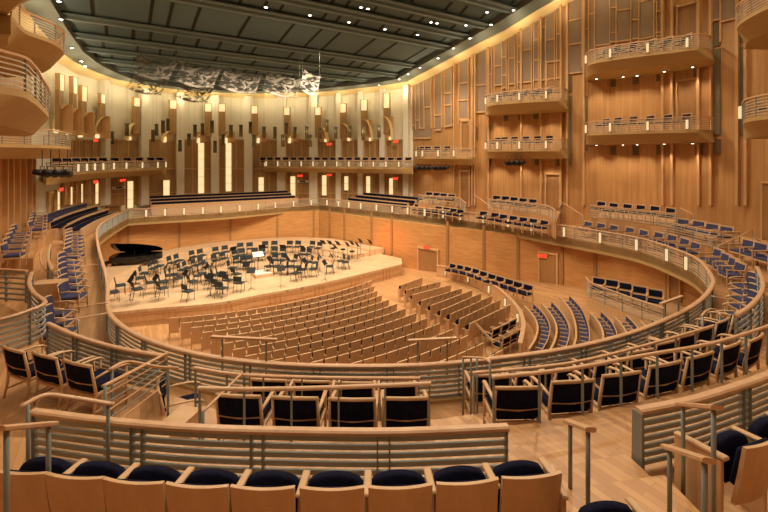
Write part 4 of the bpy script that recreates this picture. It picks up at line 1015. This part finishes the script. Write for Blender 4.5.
balcony('lower box balcony cut by the right edge of the view', [(14.9, 17.2), (13.0, 15.0), (12.2, 13.7), (12.1, 12.2), (12.6, 10), (13.2, 8)], CZ + 1.97, WR, [(16.2, 8), (17.0, 12), (17.6, 15.2), (18.0, 17.5)], 'box balconies', (.3, .6), 3, chlab='chair in the lower box at the right edge, %s', sclab='glowing sconce on the lower box at the right edge, %s')
balcony('upper box balcony cut by the right edge of the view', [(14.9, 17.2), (13.6, 16.0), (13.0, 14.8), (12.7, 13.2), (12.9, 10), (13.2, 8)], CZ + 5.7, WR, [(16.2, 8), (17.0, 12), (17.6, 15.2), (18.0, 17.5)], 'box balconies')
# left boxes
balcony('near lower box balcony at the left edge with thick pale rails', [at_ for at_ in [(-6.9, 4.8), (-7.0, 7.4), (-7.05, 8.1), (-7.5, 8.85), (-8.25, 9.95), (-10.6, 13.1), (-12.2, 14.2)]], CZ + 1.95, WL, [(-14.8, 12.6), (-13, 8.5), (-12.2, 4.5)], 'box balconies')
balcony('upper left box balcony below the corner soffit', [(-11.6, 12.9), (-12.4, 14.3), (-12.5, 14.9), (-12.6, 15.9), (-13.6, 17.6), (-16.4, 19.6)], CZ + 5.05, WL, [(-18.4, 20), (-17.2, 17.6), (-14.8, 12.6)], 'box balconies')
balcony('far lower box balcony at the left above the spotlights', [(-13.6, 13.8), (-14.5, 15.7), (-14.6, 17), (-14.6, 18.4), (-16.6, 22), (-19.2, 23.4)], CZ + 1.15, WL, [(-20.2, 23.8), (-17.5, 18), (-15, 13)], 'box balconies')
balcony('topmost left box balcony seen as gold soffit in the corner', [(-6.6, 4), (-7.1, 7.5), (-7.9, 10.2), (-9.1, 11.9), (-10.9, 12.8), (-12.8, 13.9)], CZ + 5.7, WL, [(-14.8, 12.6), (-13, 8.5), (-12.2, 4)], 'box balconies')
# back galleries
G_r = fr([(265, 40.6), (264.5, 39), (268, 38.6), (300, 38.0), (340, 37), (380, 35.8), (413, 34.8)])
balcony('long gallery with sconces on the right half of the wall behind the stage', G_r, CZ - .35, WBK, [(2.7, 37.1), (0, 38.7), (-3.5, 39.8), (-8, 40.7), (-11.6, 41)], 'choir galleries', [.06 + .072 * i for i in range(13)], 20, rail=.62, thick=.55, chr_=(.05, .98), chlab='gallery chair behind the stage on the right half, %s from the middle', sclab='sconce on the right gallery behind the stage, %s from the middle')
G_l = fr([(46, 22.4), (60, 23.1), (78, 25.0), (104, 28.4), (130, 30.8), (158, 33.2), (165, 34.2), (165.5, 36)])
balcony('curved gallery with sconces at the left of the wall behind the stage', G_l, CZ - .35, WL, [(-20.5, 37), (-22.1, 33), (-21.7, 29), (-20.6, 25)], 'choir galleries', [.18, .26, .34, .42, .5, .58, .68, .78, .88], 12, rail=.62, thick=.6, chr_=(.1, .95), chlab='gallery chair at the left of the wall behind the stage, %s from the left', sclab='sconce on the left gallery, %s from the left')
# ring sconces
scx = [(567.5), 534.4, 510.7, 485.5, 462, 444.6, 426, 408.6, 393, 377, 361, 349, 338.5, 327]
def on_path(path, px):
    best = None
    for (x0, y0), (x1, y1) in zip(path, path[1:]):
        s = (px - CX) / F; a = x0 - s * y0; b = x1 - s * y1
        if a * b <= 0 and a != b:
            t_ = a / (a - b); y = y0 + (y1 - y0) * t_
            if best is None or y > best[1]: best = (x0 + (x1 - x0) * t_, y, atan2(y1 - y0, x1 - x0))
    return best
for i, px in enumerate([692, 672, 641, 604] + scx):
    p = on_path(ring_front, px)
    if not p: continue
    n_ = Vector((-3 - p[0], 22 - p[1])).normalized()
    SN.place(p[0] + n_.x * .16, p[1] + n_.y * .16, ZR + .36, face(-n_.x, -n_.y), 'glowing sconce on the right arm of the ring front, %s counted from the bend' % od(i), 'sconces on the ring front', 1.1)
for i, px in enumerate([146.6, 165.4, 184.4, 203, 221, 239.5, 258, 275, 293, 310.6]):
    p = on_path(ring_back, px)
    SN.place(p[0] + .08, p[1] - .18, ZR + .34, R(12), 'glowing sconce above the stage back wall, %s from the left' % od(i), 'sconces on the ring front', 1.1)
for i, f in enumerate((.06, .22, .4, .57, .73)):
    L = length(pq); p, h = along(pq, L * f)
    SN.place(p[0] + sin(h) * -.1 if False else p[0] - .09, p[1] - .09, rake_z(*p) + .38, R(-50), 'small glowing light on the curved parterre parapet, %s from the stage' % od(i), 'lights on the parterre parapet', .8)

# ---------------------------------------------------------------- back wall decoration
WALLB = WL[4:-1] + WBK
WL_ = WALLB
mw = MB(); mo = MB(); mr = MB()
for px in (101, 141, 179, 215, 249, 283, 315, 340, 362, 384, 408):
    D = hit(WL_, px)[1]; w = 8 if 130 < px < 330 else 5
    wpanel(mw, px - w / 2, px + w / 2, None, 205, .28, WL_, .5)
trim(mw, 'white', 'pale plaster pilasters on the wall behind the stage')
edges = [50, 60, 72, 86, 97.5, 105, 137, 145, 175, 183, 211, 219, 245, 253, 279, 287, 311, 318.5, 337.5, 343, 359.5, 365, 381.5, 387, 405.5, 411.5]
for a, b in zip([60, 74, 105, 145, 183, 219, 253, 287, 318.5, 343, 365, 387], [72, 97, 137, 175, 211, 245, 279, 311, 337.5, 359.5, 381.5, 405.5]):
    wpanel(mo, a, b, 140, 205, .12, WL_, .12)
    for y in (140, 168.5, 193): wpanel(mr, a, b, y - .5, y + .7, .22, WL_, .14)
    for f in (0.02, .33, .66, .98): wpanel(mr, a + (b - a) * f - .4, a + (b - a) * f + .4, 140, 205, .22, WL_, .12)
trim(mo, 'backwood', 'brown slotted screens between the pilasters'); trim(mr, 'finwood', 'thin frames of the brown screens')
# tall timber pilaster lights and lower light columns
def lightcol(px, y0, y1, w, label, group):
    x, y, h, n = wp(px, .42, WL_); D = hit(WL_, px)[1]; z0, z1 = zat(y1, D), zat(y0, D)
    t = thing('light_column', label, 'light', (x, y, z0), h, group)
    m = MB(); m.box((0, 0, (z1 - z0) / 2), (w, .1, z1 - z0), ch=.02); ob('glowing_panel', m, 'lantern', t)
    m = MB()
    for s in (-1, 1): m.box((s * (w / 2 + .03), 0, (z1 - z0) / 2), (.06, .16, z1 - z0))
    k = max(1, round((z1 - z0) / .8))
    for i in range(k + 1): m.box((0, -.01, (z1 - z0) * i / k), (w + .1, .14, .025))
    ob('frame', m, 'finwood', t)
lows = [(49.5, 190, 221, .3), (63, 187, 205, .3), (74, 184, 203, .3), (90, 182, 204, .4), (126, 181, 208, .55), (164, 180, 197, .55), (201, 143, 193, .5), (229, 143, 191, .5), (262.4, 177, 191, .5), (294.7, 176, 197, .5), (326, 175, 195, .45), (348, 176, 190, .4), (370, 176, 193, .4), (393.5, 178, 202, .4)]
for i, (px, a, b, w) in enumerate(lows): lightcol(px, a, b, w, 'amber light column low on the wall behind the stage, %s from the left' % od(i), 'low amber light columns')
tops = [(51, 74, 90, 130), (65, 77, 93, 130), (75.5, 86, 101, 132), (95, 94, 103, 132), (132, 98, 106.5, 134), (171, 101, 109, 134), (208, 104.5, 112, 136), (222, 104.5, 112, 136), (256, 106.5, 114, 136), (289, 108, 115.5, 138), (320, 108, 115.5, 138), (345, 104.5, 113, 138), (366, 100.5, 111, 136), (389, 94, 108.5, 134)]
for i, (px, a, b, c) in enumerate(tops):
    x, y, h, n = wp(px, .5, WL_); D = hit(WL_, px)[1]
    t = thing('pilaster_lantern', 'amber lantern on a timber pilaster high behind the stage, %s from the left' % od(i), 'lantern', (x, y, zat(c, D)), h, 'high amber lanterns')
    z = zat(c, D); m = MB(); m.box((0, .05, (zat(b, D) - z) / 2), (.62, .22, zat(b, D) - z)); ob('timber_shaft', m, 'backwood', t)
    m = MB(); m.box((0, .0, (zat(a, D) + zat(b, D)) / 2 - z), (.5, .2, zat(a, D) - zat(b, D)), ch=.02); ob('lamp_glass', m, 'lantern', t)
    m = MB()
    for s in (-1, 1): m.box((s * .29, .02, (zat(a, D) + zat(b, D)) / 2 - z), (.06, .26, zat(a, D) - zat(b, D)))
    m.box((0, .02, zat(a, D) - z), (.66, .28, .06)); ob('lamp_frame', m, 'finwood', t)
# curved golden fins
for i, (px, a, b) in enumerate(((52, 104, 133), (64, 108, 135), (77, 112, 137), (94, 116, 138), (126, 123, 140), (164, 131, 141), (200, 132, 142), (229, 132, 142), (262, 133, 142), (294, 134, 142), (326, 127, 142), (349, 124, 141), (370.5, 120, 141), (391, 117, 140))):
    x, y, h, n = wp(px, .5, WL_); D = hit(WL_, px)[1]; z0, z1 = zat(b, D), zat(a, D); H = z1 - z0
    t = thing('arched_fin', 'curved pale gold fin with timber side below the lanterns, %s from the left' % od(i), 'wall fin', (x, y, z0), h if px > 100 else R(18), 'curved gold fins')
    m = MB(); vs = []; fs = []; k = 8; sd = 1 if px < 300 else -1
    for j in range(k + 1):
        a_ = pi / 2 * j / k; xx = sd * (-.35 + .75 * (1 - cos(a_))); zz = H * sin(a_)
        vs += [(xx - .07, -.22, zz), (xx + .07, -.22, zz), (xx + .07, .2, zz), (xx - .07, .2, zz)]
    for j in range(k):
        for q_ in range(4): fs.append((4 * j + q_, 4 * j + (q_ + 1) % 4, 4 * j + 4 + (q_ + 1) % 4, 4 * j + 4 + q_))
    fs += [(3, 2, 1, 0), tuple(4 * k + q_ for q_ in range(4))]; m.add(vs, fs); ob('curved_blade', m, 'cove', t)
    m = MB(); m.box((sd * .12, .18, H / 2), (.85, .2, H)); ob('timber_side', m, 'finwood', t)
    m = MB(); m.box((-sd * .22, -.12, .12), (.26, .2, .5 if H < 1.4 else .3), ch=.02); ob('lamp_glass', m, 'lantern', t)
door(107, 119, 188, 211, WL_, 'darkwood', lab='pale door under a white sign left of the stage'); door(298, 310, 184, 199, WL_, 'darkwood'); door(47, 56, 192, 216, WL_); door(84, 88, 184, 204, WL_); door(399, 405, 183, 203, WL_); door(399, 405, 147, 166, WL_); door(330, 336, 147, 162, WL_); door(330, 336, 178, 197, WL_); door(83, 88, 143, 162, WL_)
# exit signs
def exit_sign(px, py, poly, i, lab, off=.4):
    x, y, h, n = wp(px, off, poly); D = hit(poly, px)[1]; z = zat(py, D); rz = face(-n[0], -n[1])
    t = thing('exit_sign', lab, 'sign', (x, y, z), rz, 'red exit signs')
    m = MB(); m.box((0, .03, 0), (.5, .05, .26)); ob('sign_box', m, 'darkwood', t)
    cu = bpy.data.curves.new('exit_text', 'FONT'); cu.body = 'EXIT'; cu.size = .26; cu.align_x = 'CENTER'; cu.align_y = 'CENTER'; cu.extrude = .008; cu.offset = .006
    tmp = bpy.data.objects.new('tmp', cu); me = bpy.data.meshes.new_from_object(tmp); bpy.data.objects.remove(tmp); me.materials.clear(); me.materials.append(M['red'])
    o = link(bpy.data.objects.new('lettering', me)); o.parent = t; o.location = (0, -.01, 0); o.rotation_euler = (R(90), 0, 0)
EX = [(47, 190, WL_, 'red exit sign over the leftmost door under the left gallery'), (84.6, 182, WL_, 'red exit sign under the left gallery by the light columns'), (116, 180.3, WL_, 'red exit sign over the pale door left of the stage'), (84.6, 140.5, WL_, 'red exit sign above the left gallery'),
      (303, 175.5, WL_, 'red exit sign under the right gallery over the white-signed door'), (332, 174.8, WL_, 'red exit sign under the right gallery, second one along'), (332, 144.5, WL_, 'red exit sign above the right gallery near its middle'), (399.5, 142, WL_, 'red exit sign above the right end of the gallery'),
      (399.5, 178.3, WL_, 'red exit sign under the right end of the gallery'), (428, 247, PW, 'red exit sign over the stalls door beside the stage'), (543.5, 255.5, PW, 'red exit sign over the stalls door behind the curved rows')]
for i, (px, py, po, lab) in enumerate(EX): exit_sign(px, py, po, i, lab, .2 if po is PW else .75)
for px, py, lab in ((114.5, 187.5, 'white sign board over the door left of the stage'), (304.5, 181, 'white sign board over the door in the middle of the back wall')):
    x, y, h, n = wp(px, .5, WL_); D = hit(WL_, px)[1]; m = MB(); m.box((x, y, zat(py, D)), (1.2, .05, .22), rz=h); o = tag(ob('sign_board', m, 'paper'), lab, 'sign')
    m = MB(); m.box((x - n[0] * -.04, y - .04, zat(py, D)), (.55, .03, .12), rz=h); ob('dark_strip', m, 'black', o)

# ---------------------------------------------------------------- ceiling
mb = MB(); vs = []; fs = []; vv = [-12, 0, 4, 8, 10.5, 13, 15, 16.75, 18.5, 20.3, 22, 24, 27, 29.8, 33, 36, 40, 45, 50]; us = [-22, 34]
def uv(u, v): return (u * BX[0] + v * AX[0], u * BX[1] + v * AX[1])
for v in vv:
    for u in us:
        x, y = uv(u, v); vs.append((x, y, ceil_z(x, y) + .5)); vs.append((x, y, ceil_z(x, y) + .8))
n = len(vv)
for i in range(n - 1):
    a = 4 * i; fs += [(a, a + 4, a + 6, a + 2), (a + 1, a + 3, a + 7, a + 5)]
mb.add(vs, fs); struct('ceiling', mb, 'ceil', 'dark slate green ceiling panels')
poly_in = WL[:-1] + WBK[:-1] + WR
def clip_u(v, inset=1.4):     # extent of the hall at axis position v
    c = []
    for (x0, y0), (x1, y1) in zip(poly_in, poly_in[1:]):
        v0, v1 = vax(x0, y0), vax(x1, y1)
        if (v0 - v) * (v1 - v) <= 0 and v0 != v1:
            t_ = (v - v0) / (v1 - v0); x, y = x0 + (x1 - x0) * t_, y0 + (y1 - y0) * t_; c.append(x * BX[0] + y * BX[1])
    return (min(c) + inset, max(c) - inset) if len(c) > 1 else None
mbs = MB(); mgap = MB(); bi = 0; lamps = []
def ray_ceil(px, py):
    lo, hi = 3, 60
    for _ in range(40):
        d = (lo + hi) / 2; x = (px - CX) / F * d
        if zat(py, d) < ceil_z(x, d) + .1: lo = d
        else: hi = d
    return (px - CX) / F * d, d
bv = [4.5, 7.0] + [vax(*ray_ceil(360, y)) for y in (-24, 3.5, 21, 37, 63, 75, 83.5, 90)]
bv = sorted(bv)
bv.append(bv[-1] + 2.2); bv.append(bv[-1] + 2.2)
for i, v in enumerate(bv):
    u = clip_u(v)
    if not u: continue
    x0, y0 = uv(u[0], v); x1, y1 = uv(u[1], v); z = ceil_z(x0, y0)
    mb = MB(); wdt = .26
    mb.box(((x0 + x1) / 2, (y0 + y1) / 2, z + .37), (u[1] - u[0], wdt, .2), rz=AL); mb.box(((x0 + x1) / 2, (y0 + y1) / 2, z + .45), (u[1] - u[0], wdt + .8, .06), rz=AL)
    trim(mb, 'beam', 'grey-green ceiling beam crossing the hall, %s from the rear' % od(i))
    # dark joints between this beam and the next
    k = u[0] + random.uniform(1, 2.5)
    while k < u[1]:
        nv = bv[i + 1] if i + 1 < len(bv) else v + 2; xa, ya = uv(k, v + .5); xb, yb = uv(k, nv - .5); za, zb = ceil_z(xa, ya) + .46, ceil_z(xb, yb) + .46
        mgap.sweep([(xa, ya, za), (xb, yb, zb)], [(-.08, 0), (.08, 0), (.08, .02), (-.08, .02)])
        k += random.choice((.9, 1.3, 1.8, 2.6))
trim(mgap, 'gap', 'dark joints between ceiling panels')
# perimeter band and cove
edge = WL + WBK[1:] + WR[1:]
def inset(path, d):
    out = []; k = len(path)
    for i in range(k):
        a, b = path[max(0, i - 1)], path[min(k - 1, i + 1)]; t_ = Vector((b[0] - a[0], b[1] - a[1])).normalized()
        out.append((path[i][0] + t_.y * d, path[i][1] - t_.x * d))
    return out
edge_s = crom(edge, 2)
e1, e2, e0 = inset(edge_s, .75), inset(edge_s, 2.0), inset(edge_s, .02)
def strip(pa, pb, za, zb, mat, label):
    mb = MB(); vs = []; fs = []
    for a, b in zip(pa, pb): vs += [(a[0], a[1], ceil_z(*a) + za), (b[0], b[1], ceil_z(*b) + zb)]
    for i in range(len(pa) - 1): fs.append((2 * i, 2 * i + 2, 2 * i + 3, 2 * i + 1))
    mb.add(vs, fs); return trim(mb, mat, label)
strip(e1, e2, .10, .10, 'band', 'grey perimeter band of the ceiling holding small downlights')
strip(e2, e2, .10, .48, 'band', 'upstand of the ceiling perimeter band')
strip(e0, e1, -.25, .06, 'cove', 'glowing cream cove where the ceiling meets the wall')
strip(e1, e1, .02, .11, 'cove', 'lip of the cream cove')
# downlights
def dl_parts():
    r = MB(); r.lathe((0, 0, -.02), [(.14, 0), (.15, .02), (.15, .04)], 10); g = MB(); g.lathe((0, 0, -.035), [(.085, 0), (.085, .012)], 10)
    return [('trim_ring', r.mesh('dl_ring', M['beam']), None), ('lamp_glass', g.mesh('dl_glass', M['lamp']), None)]
DL = Proto('ceiling_downlight', 'downlight', dl_parts())
mid = inset(edge_s, 1.35)
def ray_ceil(px, py):
    lo, hi = 3, 60
    for _ in range(40):
        d = (lo + hi) / 2; x = (px - CX) / F * d
        if zat(py, d) < ceil_z(x, d) + .1: lo = d
        else: hi = d
    return (px - CX) / F * d, d
for i, (px, py) in enumerate([(59, 1), (61, 19), (72, 47.5), (81.5, 61), (85, 66), (92, 75.5), (96, 79.5), (111, 85), (266, 7), (310, 15), (361, 7), (368, 8.5), (349, 22), (385, 29), (417.5, 34.5), (431, 22), (437, 23), (466, 25), (491, 24.5), (513.5, 10), (487, 12), (470, 38), (453.5, 48), (420, 67.5), (408, 74), (438, 58), (399, 79), (379, 85), (363, 89)]):
    x, y = ray_ceil(px, py)
    DL.place(x, y, ceil_z(x, y) + .10, 0, 'small round ceiling downlight, %s of those seen counted from the left edge inward' % od(i), 'ceiling downlights')

# ---------------------------------------------------------------- acoustic canopy: clear curved sails and hanging bronze reflectors
SA = [((156, 68), 2.1, 24.5, 22), ((200, 77), 2.1, 25.5, 14), ((242, 83), 2.15, 26.2, 6), ((283, 87), 2.1, 27, -4), ((311, 85), 1.1, 27, -16), ((150, 86), 2.2, 30, 16), ((196, 94), 2.2, 31, 8)]
for i, ((px, py), w, D, rr) in enumerate(SA):
    x, y, z = w3(px, py - 4, D)
    t = thing('acoustic_sail', 'clear curved acoustic sail hung below the ceiling over the stage, %s from the left' % od(i), 'acoustic panel', (x, y, z), AL - R(20), 'clear acoustic sails')
    m = MB(); vs = []; fs = []; k = 10; dd = 2.4
    for b in range(2):
        for j in range(k + 1):
            for l in range(k + 1):
                a = -1 + 2 * j / k; c = -1 + 2 * l / k
                vs.append((a * w / 2 + c * .18, c * dd / 2 * .6, -.05 + .16 * a * a - .2 * c * c + c * dd / 2 * .62 - a * .22 + .03 * b))
    N = (k + 1) ** 2
    for b in range(2):
        for j in range(k):
            for l in range(k):
                a = b * N + j * (k + 1) + l; q_ = (a, a + k + 1, a + k + 2, a + 1); fs.append(q_ if b else q_[::-1])
    m.add(vs, fs, True); ob('acrylic_sheet', m, 'sail', t)
    for a, c in ((-1, 0), (1, 0)):
        m = MB(); p = (a * w / 2, 0, .1 - a * .18); m.tube([p, (p[0], p[1], ceil_z(x, y) + .4 - z)], .008, 4); ob('wire', m, 'steel', t)
RF = [(112, 138), (116, 124), (120.5, 123), (127, 130), (153, 136), (156.5, 130), (163, 127), (168, 125), (180, 146), (189, 140), (195, 131), (202.5, 129.5), (212, 127), (215, 147), (223, 140), (231, 131.5), (241, 131), (250.5, 128), (254, 141), (264, 133), (275, 133), (283, 141), (286.5, 129), (295, 133), (307, 133), (310.5, 141), (320, 133), (327, 126), (336, 133), (350, 132), (363, 134), (379, 131.5)]
def refl():
    m = MB()
    for s in (-1, 1): m.tube([(s * .07, 0, -.48), (s * .07, 0, .48)], .075, 8)
    b = MB(); b.box((0, 0, .5), (.32, .16, .04))
    w = MB(); w.tube([(0, 0, .5), (0, 0, 4.6)], .008, 4)
    return [('tube_body', m.mesh('reflector_body', M['brass']), None), ('end_cap', b.mesh('reflector_cap', M['beam']), None), ('wire', w.mesh('reflector_wire', M['steel']), None)]
HR = Proto('hanging_reflector', 'acoustic reflector', refl())
for i, (px, py) in enumerate(RF):
    D = 33 + (i % 3) * 1.2; x, y, z = w3(px, py, D)
    HR.place(x, y, z, AL, 'bronze twin-tube reflector hanging in front of the wall behind the stage, %s from the left' % od(i), 'hanging bronze reflectors')
# spotlights (theatrical)
def spot_cluster(label, px, py, D, n, sp, zc, grp='clusters of black stage spotlights'):
    x, y, z = w3(px, py, D)
    for i in range(n):
        t = thing('stage_spotlight', label % od(i), 'spotlight', (x + (i - (n - 1) / 2) * sp, y, z), R(-25 + 18 * (i % 4)), grp)
        m = MB(); m.tube([(0, -.28, .06), (0, .22, -.05)], [.1, .15], 10); ob('lamp_barrel', m, 'black', t)
        m = MB(); m.tube([(-.14, 0, 0), (-.14, 0, .25), (.14, 0, .25), (.14, 0, 0)], .015, 4); m.tube([(0, 0, .25), (0, 0, zc)], .015, 4); ob('yoke', m, 'black', t)
spot_cluster('black stage spotlight hanging under the left box, %s from the left', 55, 173, 16, 4, .33, .9)
spot_cluster('black stage spotlight under the farthest-bay box, %s from the left', 432, 168, 31, 8, .3, .45)
spot_cluster('black stage spotlight under the lower middle-bay box, %s from the left', 514, 163, 26.5, 4, .3, .45)

# ---------------------------------------------------------------- lamps
def lamp(kind, loc, power, color=(1, .74, .45), size=.3, tgt=None, ang=120, blend=.6):
    d = bpy.data.lights.new('lamp', kind); d.energy = power; d.color = color
    if kind == 'SPOT': d.spot_size = R(ang); d.spot_blend = blend; d.shadow_soft_size = size
    elif kind == 'AREA': d.size = size
    else: d.shadow_soft_size = size
    o = link(bpy.data.objects.new('scene_light', d)); o.location = loc
    if tgt: o.rotation_euler = (Vector(tgt) - Vector(loc)).to_track_quat('-Z', 'Y').to_euler()
    return o
W = (1, .80, .575)
for v in (6, 12, 18, 24):                          # house lights recessed in the ceiling
    for u in (-3, 4, 11, 18):
        x, y = uv(u, v)
        cu = clip_u(v, 2)
        if cu and not (cu[0] < u < cu[1]): continue
        lamp('SPOT', (x, y, ceil_z(x, y) - .1), 1750 if v < 10 else (2500 if v < 16 else 2150), W, .25, (x, y, 0), 140, .5)
lamp('SPOT', (0.5, -1, CZ + 7), 750, W, .3, (0, 3, 4), 130, .6)
for u in (2, 6, 10, 14):                          # stage lights
    for v in (19, 23):
        x, y = uv(u, v); lamp('SPOT', (x, y, ceil_z(x, y) - .2), 1900, (1, .82, .62), .2, (x * .6 - 4.5, y * .6 + 13.5, 0), 85, .6)
for px in (600, 622, 645, 672, 700):              # scallops under the right boxes
    x, y, h, n = wp(px, .9)
    for zt in (CZ + 6.0 - 1.30, CZ + 1.97 - 1.30):
        lamp('SPOT', (x, y, zt - .05), 185, W, .05, (x - n[0] * .45, y - n[1] * .45, zt - 3), 100, .8)
        DL.place(x, y, zt, 0, 'small downlight in the underside of the %s right box, above wall strip %s' % ('upper' if zt > CZ + 3 else 'lower', od([600, 622, 645, 672, 700].index(px))), 'downlights under the right boxes', .7)
for px in (500, 525, 552):
    x, y, h, n = wp(px, .9)
    for zt in (CZ + 4.15 - 1.30, CZ + 1.1 - 1.30): lamp('SPOT', (x, y, zt - .05), 185, W, .05, (x - n[0] * .45, y - n[1] * .45, zt - 3), 100, .8)
for px in (428, 450):
    x, y, h, n = wp(px, .9); lamp('SPOT', (x, y, CZ + .6 - 1.3), 110, W, .05, (x, y, 0), 110, .8)
# cove uplights along the walls behind the stage and right wall
for s in range(0, 39):
    L = length(edge_s); p, h = along(inset(edge_s, 1.35), L * (.16 + .02 * s))
    lamp('POINT', (p[0], p[1], ceil_z(*p) - .7), 70, (1, .78, .45), .1)
lamp('SPOT', (-1.2, 29.6, 3.2), 260, (1, .16, .03), .2, (.6, 31.2, 1.3), 95, .9)   # added spot, standing in for orange light reflected on the stage side wall
for px, py in ((560, 270), (620, 262), (470, 250)):
    x, y, h, n = wp(px, 1.1, PW); lamp('SPOT', (x, y, ZR - .4), 60, W, .08, (x, y, 0), 140, .8)
w = bpy.data.worlds.new('World'); sc.world = w; w.use_nodes = True
w.node_tree.nodes['Background'].inputs[0].default_value = (1, .8, .55, 1); w.node_tree.nodes['Background'].inputs[1].default_value = .06

# ---------------------------------------------------------------- camera
cam = bpy.data.cameras.new('camera'); co = link(bpy.data.objects.new('camera', cam)); sc.camera = co
co.location = (0, 0, CZ); co.rotation_euler = (R(90), 0, 0)
cam.sensor_width = 36; cam.lens = 36 * F / 768; cam.shift_y = -(256 - YH) / 768; cam.clip_end = 200; cam.clip_start = .05
sc.view_settings.view_transform = 'Standard'; sc.view_settings.look = 'None'; sc.view_settings.gamma = 1
sc.view_settings.exposure = -.62
sc.cycles.max_bounces = 6; sc.cycles.diffuse_bounces = 4; sc.cycles.sample_clamp_indirect = 6; sc.cycles.use_denoising = True
